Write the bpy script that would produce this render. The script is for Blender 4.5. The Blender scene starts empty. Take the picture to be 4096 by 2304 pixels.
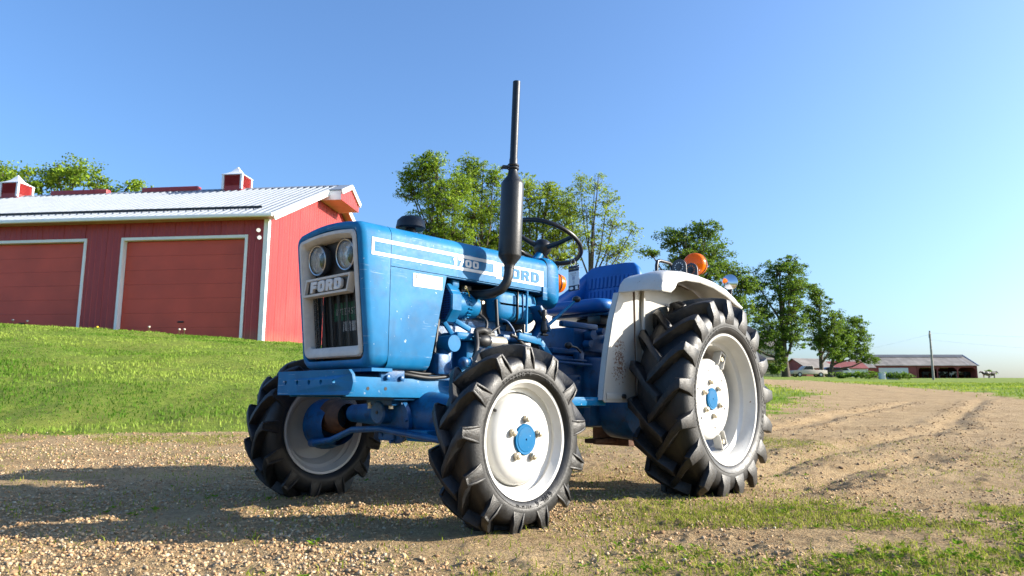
import bpy, math, random
import numpy as np
from mathutils import Vector, Matrix, Euler
R_ = math.radians
random.seed(7)
RNG = np.random.default_rng(11)

# ------------------------------------------------------------------ camera, sky, sun, exposure
sc = bpy.context.scene
CAM = Vector((3.4863, 2.5373, 0.4714))
YAW, PITCH, ROLL, FPX = 3.8912, 0.1525, 0.0041, 719.48      # world x = tractor forward, y = tractor left
RT = Vector((math.sin(YAW), -math.cos(YAW), 0))              # horizontal right of the view
FW = Vector((math.cos(YAW), math.sin(YAW), 0))               # horizontal forward of the view
_f = Vector((math.cos(YAW)*math.cos(PITCH), math.sin(YAW)*math.cos(PITCH), math.sin(PITCH)))
_u = RT.cross(_f)
_r2 = RT*math.cos(ROLL)+_u*math.sin(ROLL); _u2 = -RT*math.sin(ROLL)+_u*math.cos(ROLL)
cd = bpy.data.cameras.new('camera'); cam = bpy.data.objects.new('camera', cd)
sc.collection.objects.link(cam)
m = Matrix.Identity(4)
for i in range(3):
    m[i][0] = _r2[i]; m[i][1] = _u2[i]; m[i][2] = -_f[i]; m[i][3] = CAM[i]
cam.matrix_world = m
cd.sensor_width = 36; cd.lens = FPX*36/1024
cd.clip_start = 0.05; cd.clip_end = 3000
cd.dof.use_dof = True; cd.dof.focus_distance = 2.75; cd.dof.aperture_fstop = 9.0
sc.camera = cam

SUN_EL = 21.0
SUN_DIR = Vector((-0.7071, 0.7071, math.tan(R_(SUN_EL)))).normalized()   # towards the sun
world = bpy.data.worlds.new('World'); sc.world = world; world.use_nodes = True
wn = world.node_tree; wn.nodes.clear()
sky = wn.nodes.new('ShaderNodeTexSky'); sky.sky_type = 'NISHITA'; sky.sun_disc = False
sky.sun_elevation = R_(SUN_EL); sky.sun_rotation = math.atan2(SUN_DIR.x, SUN_DIR.y)
sky.altitude = 0; sky.air_density = 1.05; sky.dust_density = 2.4; sky.ozone_density = 6.6
bg = wn.nodes.new('ShaderNodeBackground'); bg.inputs['Strength'].default_value = 0.134
wo = wn.nodes.new('ShaderNodeOutputWorld')
wn.links.new(sky.outputs[0], bg.inputs[0]); wn.links.new(bg.outputs[0], wo.inputs[0])
sl = bpy.data.lights.new('sun', 'SUN'); sl.energy = 5.0; sl.angle = R_(0.53); sl.color = (1.0, 0.92, 0.79)
so = bpy.data.objects.new('sun', sl); sc.collection.objects.link(so)
so.rotation_euler = SUN_DIR.to_track_quat('Z', 'Y').to_euler(); so.location = (-8, 12, 14)
sc.view_settings.view_transform = 'Standard'; sc.view_settings.look = 'None'
sc.view_settings.exposure = 1.2; sc.view_settings.gamma = 1.0
sc.render.engine = 'CYCLES'
sc.cycles.max_bounces = 6; sc.cycles.transparent_max_bounces = 12
sc.cycles.use_denoising = True

# ------------------------------------------------------------------ helpers
C = sc.collection
def tag(o, label=None, cat=None, group=None, kind=None):
    if label: o['label'] = label
    if cat: o['category'] = cat
    if group: o['group'] = group
    if kind: o['kind'] = kind
    return o
def empty(name, loc=(0,0,0), label=None, cat=None, group=None):
    o = bpy.data.objects.new(name, None); C.objects.link(o); o.location = loc
    o.empty_display_size = 0.2
    return tag(o, label, cat, group)
def W(u, v, z=0.0):
    """ground position: u metres to the right of the camera, v metres ahead of it"""
    p = CAM + RT*u + FW*v
    return Vector((p.x, p.y, z))
def finish(me, mat, smooth=None):
    if mat is not None: me.materials.append(mat)
    if smooth is not None:
        me.polygons.foreach_set('use_smooth', [True]*len(me.polygons))
        if smooth < 180: me.set_sharp_from_angle(angle=R_(smooth))
    me.update()
def link(name, me, parent=None, loc=None, rot=None):
    o = bpy.data.objects.new(name, me); C.objects.link(o)
    if parent is not None: o.parent = parent
    if loc is not None: o.location = loc
    if rot is not None: o.rotation_euler = rot
    return o
def frame(d):
    d = Vector(d).normalized()
    a = Vector((0,0,1)) if abs(d.z) < 0.9 else Vector((1,0,0))
    x = a.cross(d).normalized(); y = d.cross(x)
    return x, y, d
class MB:
    def __init__(s): s.V = []; s.F = []; s.M = []
    def add(s, vs, fs, mi=0):
        n = len(s.V); s.V += [tuple(v) for v in vs]
        s.F += [tuple(i+n for i in f) for f in fs]; s.M += [mi]*len(fs); return s
    def box(s, x0, x1, y0, y1, z0, z1, mi=0):
        x0,x1=min(x0,x1),max(x0,x1); y0,y1=min(y0,y1),max(y0,y1); z0,z1=min(z0,z1),max(z0,z1)
        v = [(x0,y0,z0),(x1,y0,z0),(x1,y1,z0),(x0,y1,z0),(x0,y0,z1),(x1,y0,z1),(x1,y1,z1),(x0,y1,z1)]
        return s.add(v, [(0,3,2,1),(4,5,6,7),(0,1,5,4),(1,2,6,5),(2,3,7,6),(3,0,4,7)], mi)
    def bar(s, p0, p1, w, h, up=(0,0,1), mi=0):
        p0, p1 = Vector(p0), Vector(p1); d = (p1-p0).normalized()
        x = d.cross(Vector(up))
        if x.length < 1e-4: x = d.cross(Vector((1,0,0)))
        x.normalize(); y = x.cross(d)
        v = []
        for p in (p0, p1):
            for a, b in ((-1,-1),(1,-1),(1,1),(-1,1)): v.append(p + x*(a*w/2) + y*(b*h/2))
        return s.add(v, [(0,1,2,3),(7,6,5,4),(0,4,5,1),(1,5,6,2),(2,6,7,3),(3,7,4,0)], mi)
    def tube(s, path, r, n=10, cap=True, mi=0):
        path = [Vector(p) for p in path]; rs = r if isinstance(r, (list, tuple)) else [r]*len(path)
        x = None; v = []
        for i, p in enumerate(path):
            d = (path[min(i+1,len(path)-1)] - path[max(i-1,0)]).normalized()
            if x is None: x, y, _ = frame(d)
            else:
                x = (x - d*x.dot(d)).normalized(); y = d.cross(x)
            for k in range(n):
                t = 2*math.pi*k/n; v.append(p + (x*math.cos(t)+y*math.sin(t))*rs[i])
        f = []
        for i in range(len(path)-1):
            for k in range(n):
                k2 = (k+1) % n; f.append((i*n+k, i*n+k2, (i+1)*n+k2, (i+1)*n+k))
        if cap:
            f.append(tuple(range(n-1,-1,-1))); f.append(tuple((len(path)-1)*n+k for k in range(n)))
        return s.add(v, f, mi)
    def cyl(s, p0, p1, r0, r1=None, n=20, cap=True, mi=0):
        return s.tube([p0, p1], [r0, r0 if r1 is None else r1], n, cap, mi)
    def lathe(s, prof, o=(0,0,0), d=(0,1,0), n=32, closed=False, mi=0, flip=False):
        """prof: (distance along d, radius)"""
        o = Vector(o); x, y, d = frame(d); v = []
        for a, r in prof:
            for k in range(n):
                t = 2*math.pi*k/n; v.append(o + d*a + (x*math.cos(t)+y*math.sin(t))*max(r,1e-5))
        f = []; m_ = len(prof)
        for i in range(m_ if closed else m_-1):
            j = (i+1) % m_
            for k in range(n):
                k2 = (k+1) % n; q = (i*n+k, i*n+k2, j*n+k2, j*n+k)
                f.append(q[::-1] if flip else q)
        return s.add(v, f, mi)
    def sphere(s, c, r, n=14, m=8, mi=0):
        rr = r if isinstance(r,(tuple,list)) else (r,r,r); v=[]; f=[]
        for i in range(m+1):
            a = math.pi*i/m
            for k in range(n):
                t = 2*math.pi*k/n
                v.append((c[0]+rr[0]*math.sin(a)*math.cos(t), c[1]+rr[1]*math.sin(a)*math.sin(t), c[2]-rr[2]*math.cos(a)))
        for i in range(m):
            for k in range(n):
                k2=(k+1)%n; f.append((i*n+k,i*n+k2,(i+1)*n+k2,(i+1)*n+k))
        return s.add(v, f, mi)
    def loft(s, loops, closed=True, cap0=False, cap1=False, mi=0, flip=False):
        n = len(loops[0]); v = [p for l in loops for p in l]; f = []
        for i in range(len(loops)-1):
            for k in range(n if closed else n-1):
                k2 = (k+1) % n; q = (i*n+k, i*n+k2, (i+1)*n+k2, (i+1)*n+k)
                f.append(q[::-1] if flip else q)
        if cap0: f.append(tuple(range(n)) if flip else tuple(range(n-1,-1,-1)))
        if cap1:
            q = tuple((len(loops)-1)*n+k for k in range(n)); f.append(q[::-1] if flip else q)
        return s.add(v, f, mi)
    def prism(s, poly, fn, t0, t1, mi=0):
        """extrude a 2-D outline; fn(a, b, t) gives the point"""
        n = len(poly); v = [fn(a,b,t0) for a,b in poly] + [fn(a,b,t1) for a,b in poly]
        f = [tuple(range(n-1,-1,-1)), tuple(range(n,2*n))]
        for k in range(n): k2=(k+1)%n; f.append((k,k2,n+k2,n+k))
        return s.add(v, f, mi)
    def mirror_y(s):
        s.V = [(x,-y,z) for x,y,z in s.V]; s.F = [f[::-1] for f in s.F]; return s
    def mesh(s, name, mat, smooth=35, bevel=None):
        me = bpy.data.meshes.new(name); me.from_pydata(s.V, [], s.F)
        mats = mat if isinstance(mat, (list, tuple)) else [mat]
        for q in mats: me.materials.append(q)
        if len(mats) > 1: me.polygons.foreach_set('material_index', s.M)
        import bmesh
        bm = bmesh.new(); bm.from_mesh(me); bmesh.ops.recalc_face_normals(bm, faces=bm.faces)
        if bevel:
            es = [e for e in bm.edges if len(e.link_faces)==2 and e.calc_face_angle(0) > R_(40)]
            bmesh.ops.bevel(bm, geom=es, offset=bevel, segments=2, affect='EDGES', profile=0.5, clamp_overlap=True)
        bm.to_mesh(me); bm.free()
        finish(me, None, smooth)
        return me
    def build(s, name, mat, parent=None, smooth=35, bevel=None, loc=None, rot=None):
        return link(name, s.mesh(name, mat, smooth, bevel), parent, loc, rot)

def np_mesh(name, V, F, mat, vattr=None, smooth=False):
    """big mesh straight from arrays; vattr: {name: (n,3) colour or (n,) float} on points"""
    V = np.asarray(V, np.float32); F = np.asarray(F, np.int32); k = F.shape[1]
    me = bpy.data.meshes.new(name)
    me.vertices.add(len(V)); me.vertices.foreach_set('co', V.ravel())
    me.loops.add(F.size); me.loops.foreach_set('vertex_index', F.ravel())
    me.polygons.add(len(F)); me.polygons.foreach_set('loop_start', np.arange(0, F.size, k, dtype=np.int32))
    me.polygons.foreach_set('loop_total', np.full(len(F), k, np.int32))
    if smooth: me.polygons.foreach_set('use_smooth', np.ones(len(F), bool))
    me.materials.append(mat)
    for an, a in (vattr or {}).items():
        a = np.asarray(a, np.float32)
        if a.ndim == 1:
            at = me.attributes.new(an, 'FLOAT', 'POINT'); at.data.foreach_set('value', a)
        else:
            at = me.attributes.new(an, 'FLOAT_COLOR', 'POINT')
            at.data.foreach_set('color', np.concatenate([a, np.ones((len(a),1),np.float32)],1).ravel())
    me.update(calc_edges=True); me.validate()
    return me

# value noise on numpy arrays
_perm = RNG.random((256,256)).astype(np.float32)
def vnoise(x, y):
    xi = np.floor(x).astype(int); yi = np.floor(y).astype(int); fx = x-xi; fy = y-yi
    fx = fx*fx*(3-2*fx); fy = fy*fy*(3-2*fy)
    g = lambda a,b: _perm[a & 255, b & 255]
    return (g(xi,yi)*(1-fx)+g(xi+1,yi)*fx)*(1-fy)+(g(xi,yi+1)*(1-fx)+g(xi+1,yi+1)*fx)*fy
def fbm(x, y, o=4):
    s = 0; a = .5; t = 0
    for i in range(o):
        s = s + a*vnoise(x*2**i+17.3*i, y*2**i+9.1*i); t += a; a *= .5
    return s/t
def sstep(x, a, b):
    t = np.clip((x-a)/(b-a), 0, 1); return t*t*(3-2*t)

# ------------------------------------------------------------------ materials
class NT:
    def __init__(s, name):
        s.m = bpy.data.materials.new(name); s.m.use_nodes = True; s.t = s.m.node_tree; s.t.nodes.clear()
        s.out = s.t.nodes.new('ShaderNodeOutputMaterial')
    def n(s, typ, **kw):
        nd = s.t.nodes.new('ShaderNode'+typ)
        for k, v in kw.items():
            if k in nd.inputs: s.set(nd.inputs[k], v)
            else: setattr(nd, k, v)
        return nd
    def set(s, inp, v):
        if isinstance(v, bpy.types.NodeSocket): s.t.links.new(v, inp)
        else:
            if isinstance(v, tuple) and len(v) == 3 and inp.type == 'RGBA': v = v+(1,)
            inp.default_value = v
    def coord(s, kind='Object'): return s.n('TexCoord').outputs[kind]
    def noise(s, scale, detail=4, rough=.55, vec=None, out=0, dist=0):
        nd = s.n('TexNoise'); nd.inputs['Scale'].default_value = scale; nd.inputs['Detail'].default_value = detail
        nd.inputs['Roughness'].default_value = rough; nd.inputs['Distortion'].default_value = dist
        s.t.links.new(vec if vec is not None else s.coord(), nd.inputs['Vector']); return nd.outputs[out]
    def ramp(s, fac, stops):
        nd = s.n('ValToRGB'); s.t.links.new(fac, nd.inputs[0]); e = nd.color_ramp.elements
        while len(e) < len(stops): e.new(.5)
        for q, (p, c) in zip(e, stops): q.position = p; q.color = (c,c,c,1) if not isinstance(c, tuple) else c+(1,)
        return nd.outputs[0]
    def mix(s, fac, a, b, mode='MIX'):
        nd = s.n('MixRGB', blend_type=mode); s.set(nd.inputs[0], fac); s.set(nd.inputs[1], a); s.set(nd.inputs[2], b); return nd.outputs[0]
    def math(s, op, a, b=0.5):
        nd = s.n('Math', operation=op); s.set(nd.inputs[0], a); s.set(nd.inputs[1], b); return nd.outputs[0]
    def attr(s, name, out='Color'):
        nd = s.n('Attribute', attribute_name=name); return nd.outputs[out]
    def bump(s, h, strength=.3, dist=.01, normal=None):
        nd = s.n('Bump'); nd.inputs['Strength'].default_value = strength; nd.inputs['Distance'].default_value = dist
        s.t.links.new(h, nd.inputs['Height'])
        if normal is not None: s.t.links.new(normal, nd.inputs['Normal'])
        return nd.outputs[0]
    def bsdf(s, **kw):
        nd = s.n('BsdfPrincipled')
        for k, v in kw.items(): s.set(nd.inputs[k.replace('_', ' ')], v)
        s.t.links.new(nd.outputs[0], s.out.inputs[0]); return nd
def simple(name, col, rough=.5, metal=0., var=.12, scale=8., bump=0., spec=.5):
    t = NT(name); nz = t.noise(scale, 5)
    c = t.mix(t.ramp(nz, [(.3, 0.), (.7, 1.)]), tuple(x*(1-var) for x in col), tuple(min(1,x*(1+var)) for x in col))
    b = t.bsdf(Base_Color=c, Roughness=rough, Metallic=metal)
    b.inputs['Specular IOR Level'].default_value = spec
    if bump: t.set(b.inputs['Normal'], t.bump(t.noise(scale*6, 4), bump, .005))
    return t.m
def blue_paint():
    t = NT('blue_paint')
    big = t.noise(5, 4); fine = t.noise(60, 6, .7)
    c = t.mix(t.ramp(big, [(.35, 0.), (.7, 1.)]), (.0004,.104,.250), (.001,.140,.32))
    chip = t.ramp(t.noise(42, 4, .65), [(.68, 0.), (.695, 1.)])          # scuffed spots where primer shows
    c = t.mix(t.math('MULTIPLY', chip, .8), c, (.42,.46,.5))
    fade = t.ramp(t.noise(2.6, 4, .6, dist=.5), [(.46, 0.), (.72, 1.)]); c = t.mix(t.math('MULTIPLY', fade, .38), c, (.060,.27,.52))   # sun-faded areas
    mp = t.n('Mapping'); t.t.links.new(t.coord(), mp.inputs[0]); mp.inputs['Scale'].default_value = (3,3,70); mp.inputs['Rotation'].default_value = (0,.25,0)
    scr = t.math('MULTIPLY', t.ramp(t.noise(2.2, 4, .6, mp.outputs[0]), [(.63, 0.), (.65, 1.)]), t.ramp(t.noise(4.5, 3), [(.5, 0.), (.6, 1.)]))
    c = t.mix(t.math('MULTIPLY', scr, .55), c, (.38,.48,.60))                   # scratches
    grime = t.ramp(t.noise(13, 6, .65), [(.50, 0.), (.78, 1.)])
    c = t.mix(t.math('MULTIPLY', grime, .38), c, (.045,.065,.085))
    r = t.ramp(fine, [(.3, .40), (.8, .58)])
    b = t.bsdf(Base_Color=c, Roughness=r); t.set(b.inputs['Normal'], t.bump(t.noise(14, 2), .05, .01))
    b.inputs['Specular IOR Level'].default_value = .14
    return t.m
def cast_paint():
    t = NT('blue_casting_paint')
    c = t.mix(t.ramp(t.noise(9, 5), [(.35,0.),(.7,1.)]), (.0008,.062,.18), (.0015,.10,.27))
    g = t.ramp(t.noise(22, 6, .7), [(.5,0.),(.72,1.)]); c = t.mix(t.math('MULTIPLY', g, .75), c, (.022,.022,.025))
    rust = t.ramp(t.noise(17, 5, .7, dist=.4), [(.66,0.),(.73,1.)]); c = t.mix(t.math('MULTIPLY', rust, .7), c, (.13,.06,.03))
    b = t.bsdf(Base_Color=c, Roughness=.45); t.set(b.inputs['Normal'], t.bump(t.noise(90, 4), .25, .004)); return t.m
def white_paint(name='white_paint', rust=.705):
    t = NT(name)
    c = t.mix(t.ramp(t.noise(4,4),[(.3,0.),(.7,1.)]), (.50,.495,.465), (.58,.577,.555))
    d = t.ramp(t.noise(8,6,.65),[(.42,0.),(.75,1.)]); c = t.mix(t.math('MULTIPLY', d, .38), c, (.36,.32,.255))
    m1 = t.ramp(t.noise(30,6,.75), [(rust-.04,0.),(rust,1.)]); c = t.mix(m1, c, (.16,.075,.035))
    b = t.bsdf(Base_Color=c, Roughness=.35); t.set(b.inputs['Normal'], t.bump(t.noise(25,3), .04, .01)); return t.m
def rust_white():
    """fender sheet: rust flecks gathered into one blotch low on the sheet"""
    t = NT('rusty_white_paint'); co = t.coord()
    c = t.mix(t.ramp(t.noise(4,4),[(.3,0.),(.7,1.)]), (.36,.345,.305), (.43,.415,.375))
    d = t.ramp(t.noise(9,6,.65),[(.45,0.),(.8,1.)]); c = t.mix(t.math('MULTIPLY', d, .3), c, (.40,.34,.26))
    sp = t.noise(75,5,.75)
    sx = t.n('SeparateXYZ'); t.t.links.new(co, sx.inputs[0])
    dy = t.math('MULTIPLY', t.math('SUBTRACT', sx.outputs[0], .525), 11.); dz = t.math('MULTIPLY', t.math('SUBTRACT', sx.outputs[2], .665), 6.)
    dd = t.math('ADD', t.math('MULTIPLY', dy, dy), t.math('MULTIPLY', dz, dz))
    zone = t.math('ADD', t.math('MULTIPLY', t.math('MAXIMUM', t.math('SUBTRACT', 1., dd), 0.), .20), t.math('MULTIPLY', t.noise(9,3), .16))
    f = t.math('ADD', sp, zone); m1 = t.ramp(f, [(.76,0.),(.80,1.)])
    c = t.mix(m1, c, t.mix(t.noise(40,2), (.10,.035,.015), (.20,.10,.05)))
    b = t.bsdf(Base_Color=c, Roughness=.45); return t.m
def rubber(name, dusty):
    t = NT(name)
    c = t.mix(t.ramp(t.noise(6,5),[(.3,0.),(.75,1.)]), (.0045,.005,.006), (.012,.0125,.014))
    dm = t.ramp(t.noise(24,6,.7),[(.55-dusty*.2,0.),(.75-dusty*.1,1.)])
    c = t.mix(t.math('MULTIPLY', dm, .06+.6*dusty), c, (.075,.057,.040))
    b = t.bsdf(Base_Color=c, Roughness=t.ramp(t.noise(30,4),[(.3,.38),(.8,.62)]))
    t.set(b.inputs['Normal'], t.bump(t.noise(120,5,.7), .25+.3*dusty, .004)); return t.m
M = {}
M['blue'] = blue_paint(); M['cast'] = cast_paint(); M['white'] = white_paint(); M['rusty'] = rust_white()
M['rubber'] = rubber('tyre_rubber', 0.05); M['lug'] = rubber('dusty_lug_rubber', .5)
M['decal'] = simple('white_decal', (.62,.62,.61), .45, var=.05, scale=30)
M['grey'] = simple('grey_grille_plastic', (.54,.51,.46), .5, var=.12, scale=20)
M['letter'] = simple('grey_badge_letter', (.60,.60,.60), .4, var=.1, scale=30)
M['dark'] = simple('dark_metal', (.012,.012,.013), .5, var=.4, scale=20, bump=.1)
M['black'] = simple('black_plastic', (.010,.010,.011), .35, var=.3, scale=20)
M['exhaust'] = simple('matt_black_exhaust_paint', (.008,.0100,.0130), .45, var=.35, scale=14, bump=.12)
M['steel'] = simple('bright_steel', (.55,.54,.52), .32, .9, var=.15, scale=30)
M['zinc'] = simple('zinc_bolt', (.50,.44,.33), .45, .7, var=.25, scale=60)
M['vinyl'] = simple('blue_seat_vinyl', (.002,.095,.33), .42, var=.15, scale=7, bump=.06)
M['hose'] = simple('rubber_hose', (.014,.014,.015), .55, var=.3, scale=30)
M['bracket'] = simple('galvanised_bracket', (.045,.05,.058), .5, .0, var=.2, scale=40)
M['rustm'] = simple('rusty_steel', (.10,.045,.022), .7, var=.5, scale=26, bump=.2)
M['mirror'] = simple('chrome_lamp_back', (.75,.77,.8), .12, 1., var=.02)
# ------------------------------------------------------------------ terrain
def slope(a):
    return np.interp(a, [-3, .42, .55, .68, 3], [.037, .037, .0345, .035, .036])
def bank(a):
    return np.interp(a, [-3, -.712, -.348, -.2, 0, .2, .36], [2.5, 2.17, 1.62, 1.4, .9, .35, 0.])
def Hs(u, v):
    """smooth height of the ground above the yard"""
    u = np.asarray(u, float); v = np.asarray(v, float)
    vv = np.maximum(v, .3); a = np.clip(u/vv, -3, 3)
    s = np.log1p(np.exp((np.minimum(vv,170)-5.6)*1.4))/1.4
    h = slope(a)*s + bank(a)*(.82*sstep(vv, 7.9, 24)+.18*sstep(vv, 7.8, 11.5))
    return np.where(v > .3, h, 0.)
def S(px, py, v):
    """world point seen at (px, py) of a 2576-wide view, v metres ahead (horizontal)"""
    x = px/2.5156-512; y = 288-py/2.5156
    d = _f + _r2*(x/FPX) + _u2*(y/FPX); k = v/(d.dot(FW)); return CAM+d*k
def uv_of(p): d = Vector(p)-CAM; return d.dot(RT), d.dot(FW)
def hituv(px, py):
    """where the line of sight meets the smooth terrain"""
    for v in np.geomspace(1.5, 160, 700):
        p = S(px, py, float(v)); q = uv_of(p)
        if p.z <= float(Hs(q[0], q[1])): break
    return q
TRACKS = [np.array([hituv(*p) for p in t]) for t in (
    [(1925,1192),(2040,1150),(2180,1112),(2300,1090),(2420,1078)], [(1925,1084),(2030,1064),(2123,1040),(2200,1030),(2290,1012)],
    [(2330,1095),(2385,1072),(2419,1042),(2446,1028),(2470,1005)], [(2010,956),(2110,966),(2207,982),(2320,996)], [(2230,968),(2310,972),(2393,981)], [(2000,1225),(2150,1180),(2330,1150)])]
def rutmask(u, v):
    """distance to the nearest of the wheel tracks worn into the yard"""
    d = np.full(np.shape(u), 9.)
    for T in TRACKS:
        for (ax, ay), (bx, by) in zip(T[:-1], T[1:]):
            t = np.clip(((u-ax)*(bx-ax)+(v-ay)*(by-ay))/((bx-ax)**2+(by-ay)**2), 0, 1)
            d = np.minimum(d, np.hypot(u-ax-t*(bx-ax), v-ay-t*(by-ay)))
    return d + (vnoise(u*1.3, v*1.3)-.5)*.22
GP = np.array([(-60,7.1),(-12,7.4),(-3,7.3),(1.5,9.2),(5.2,14.4),(6.9,17.5),(8.6,22),(11.5,30),(13,38),(11,46),(4,52),(-60,52)])
RP = np.array([(13.0,16.0),(14.8,20.5),(17.5,27.5),(22.5,42),(25.5,64),(24,74),(0,96),(-60,110),(-60,400),(420,400),(420,16.0)])
def sdist(poly, u, v):
    """signed distance to a polygon, positive inside"""
    d = np.full(u.shape, 1e9); ins = np.zeros(u.shape, bool); n = len(poly)
    for i in range(n):
        ax, ay = poly[i]; bx, by = poly[(i+1) % n]
        t = np.clip(((u-ax)*(bx-ax)+(v-ay)*(by-ay))/((bx-ax)**2+(by-ay)**2), 0, 1)
        d = np.minimum(d, np.hypot(u-ax-t*(bx-ax), v-ay-t*(by-ay)))
        c = ((ay > v) != (by > v)) & (u < (bx-ax)*(v-ay)/(by-ay+1e-12)+ax); ins ^= c
    return np.where(ins, d, -d)
def grassy(u, v):
    """0 bare dirt .. 1 turf"""
    n = fbm(u*.9+3, v*.9, 4)-.5; n2 = fbm(u*.28+8, v*.28, 3)-.5; soft = .12+.035*np.abs(v)
    g = np.maximum(sstep(sdist(GP,u,v)+n*2.2+n2*2.4, -soft, soft), sstep(sdist(RP,u,v)+n*(2+.06*v), -soft*1.2, soft*1.2))
    return np.where((v < -8), .8, g)
def weedy(u, v):
    """sparse weeds growing through the gravel"""
    w = 1.25*sstep(u, -.1, 1.0)*sstep(v, 3.65, 3.1)*np.where(v > .5, 1, .6)
    w = np.maximum(w, .8*sstep(u,-.3,.2)*sstep(v,2.15,1.95))
    w = np.maximum(w, .8*sstep(v,5.6,7.6)*(u < 3))
    w = np.maximum(w, .45*sstep(u, 2.6, 4.5)*sstep(v, 7., 5.))
    w = np.maximum(w, .10)
    n = fbm(u*2.3+40, v*2.3+7, 4)
    return w*sstep(n, .36, .56)
def relief(u, v):
    g = grassy(u, v)
    r = (fbm(u*1.1, v*1.1, 3)-.5)*.035 + (fbm(u*6+9, v*6, 4)-.5)*.014 + np.maximum(fbm(u*15, v*15+5, 3)-.56, 0)*.05
    rd = rutmask(u, v); k = np.exp(-(rd/.12)**2)
    r = r + k*(-.042+.03*np.maximum(fbm(u*9+2, v*9, 3)-.45,0)) + np.exp(-((rd-.30)/.11)**2)*(.010+.06*np.maximum(fbm(u*8, v*8+3, 3)-.5, 0))
    r = r + g*((fbm(u*.5, v*.5, 3)-.5)*.16+(fbm(u*1.6, v*1.6+4, 3)-.5)*.07)
    dist = np.hypot(u, v)
    r = r*np.interp(dist, [0, 30, 90], [1, 1, .4])
    P = np.stack([u, v], -1)
    for cu, cv, rr in WHEELS:                                   # the tyres press the gravel flat
        d = np.hypot(u-cu, v-cv); r = np.where(d < rr*2, r*sstep(d, rr*.8, rr*2), r)
    return r
WHEELS = [uv_of(p)+(r,) for p, r in (((0,.68,0),.34),((0,-.68,0),.34),((1.47,.665,0),.24),((1.47,-.665,0),.24))]
def H(u, v): return Hs(u, v)+relief(np.asarray(u,float), np.asarray(v,float))
def Hp(u, v): return float(H(np.array([u]), np.array([v]))[0])

ang = np.concatenate([np.linspace(-180,-46,34,endpoint=False), np.linspace(-46,46,460,endpoint=False), np.linspace(46,180,34,endpoint=False)])
rad = np.concatenate([np.geomspace(.25, 1.5, 14, endpoint=False), np.geomspace(1.5, 16, 330, endpoint=False), np.geomspace(16, 260, 130, endpoint=False), np.geomspace(260, 1400, 14)])
AA, RR = np.meshgrid(np.radians(ang), rad)
U = RR*np.sin(AA); Vv = RR*np.cos(AA)
Z = H(U.ravel(), Vv.ravel()); G = grassy(U.ravel(), Vv.ravel()); WD = weedy(U.ravel(), Vv.ravel())
rt = np.array(RT); fw = np.array(FW); cm = np.array(CAM)
def toW(u, v, z):
    u = np.asarray(u); return np.stack([cm[0]+rt[0]*u+fw[0]*v, cm[1]+rt[1]*u+fw[1]*v, z], -1)
GV = toW(U.ravel(), Vv.ravel(), Z)
na = len(ang); nr = len(rad)
i0 = (np.arange(nr-1)[:,None]*na + np.arange(na)[None,:]).ravel(); i1 = (np.arange(nr-1)[:,None]*na + (np.arange(na)[None,:]+1) % na).ravel()
GF = np.stack([i0, i1, i1+na, i0+na], 1)
GV = np.concatenate([GV, [[cm[0], cm[1], Hp(0,0)]]])
ctr = len(GV)-1
def ground_mat():
    t = NT('yard_ground'); co = t.coord()
    g = t.attr('grass', 'Fac'); w = t.attr('weed', 'Fac')
    n1 = t.noise(1.3, 6, .6); n2 = t.noise(9, 6, .65); n3 = t.noise(55, 5, .7)
    dirt = t.mix(t.ramp(n2, [(.33,0.),(.7,1.)]), (.25,.155,.068), (.48,.335,.170))
    dirt = t.mix(t.ramp(n1, [(.40,0.),(.62,.8)]), dirt, (.52,.370,.200))
    vor = t.n('TexVoronoi'); vor.inputs['Scale'].default_value = 75; t.t.links.new(co, vor.inputs['Vector'])
    peb = t.ramp(vor.outputs['Color'], [(.1,0.),(.9,1.)])
    dirt = t.mix(.45, dirt, t.mix(peb, (.24,.150,.068), (.58,.43,.24)))
    dark = t.ramp(t.noise(3.1,6,.7),[(.54,0.),(.70,1.)]); dirt = t.mix(t.math('MULTIPLY', dark, .55), dirt, (.13,.07,.035))
    turf = t.mix(t.ramp(n2,[(.3,0.),(.7,1.)]), (.12,.21,.022), (.27,.335,.05))
    turf = t.mix(t.ramp(t.noise(.55,5,.6),[(.42,0.),(.66,.75)]), turf, (.26,.28,.05))
    turf = t.mix(t.ramp(n3,[(.35,.5),(.6,0.)]), turf, (.06,.10,.014))
    f = t.math('ADD', g, t.math('MULTIPLY', t.math('SUBTRACT', n3, .5), .7))
    fac = t.ramp(f, [(.38,0.),(.62,1.)])
    c = t.mix(fac, dirt, turf)
    wf = t.ramp(t.math('MULTIPLY', w, t.ramp(n3,[(.42,0.),(.62,1.)])), [(.15,0.),(.6,.55)])
    c = t.mix(wf, c, (.16,.17,.035))
    b = t.bsdf(Base_Color=c, Roughness=.95); b.inputs['Specular IOR Level'].default_value = .15
    bm = t.math('ADD', t.math('MULTIPLY', vor.outputs['Distance'], -.5), t.noise(140, 4, .7))
    t.set(b.inputs['Normal'], t.bump(bm, 1.0, .018)); return t.m
gm = np_mesh('ground', GV, GF, ground_mat(), {'grass': np.append(G,0), 'weed': np.append(WD,0)}, True)
import bmesh as _b
_bm = _b.new(); _bm.from_mesh(gm); _bm.verts.ensure_lookup_table()
for k in range(na): _bm.faces.new((_bm.verts[ctr], _bm.verts[(k+1)%na], _bm.verts[k]))
_b.ops.recalc_face_normals(_bm, faces=_bm.faces[:])
_bm.to_mesh(gm); _bm.free()
if sum(p.normal.z for p in gm.polygons[:200]) < 0: gm.flip_normals()
ground = link('ground', gm); tag(ground, kind='structure')

def sample(n, vmin, vmax, amax, dens):
    """points spread over the view wedge, thinned by dens(u,v) in 0..1"""
    v = np.sqrt(RNG.random(n)*(vmax**2-vmin**2)+vmin**2); u = (RNG.random(n)*2-1)*amax*v
    k = RNG.random(n) < dens(u, v); return u[k], v[k]
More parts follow.
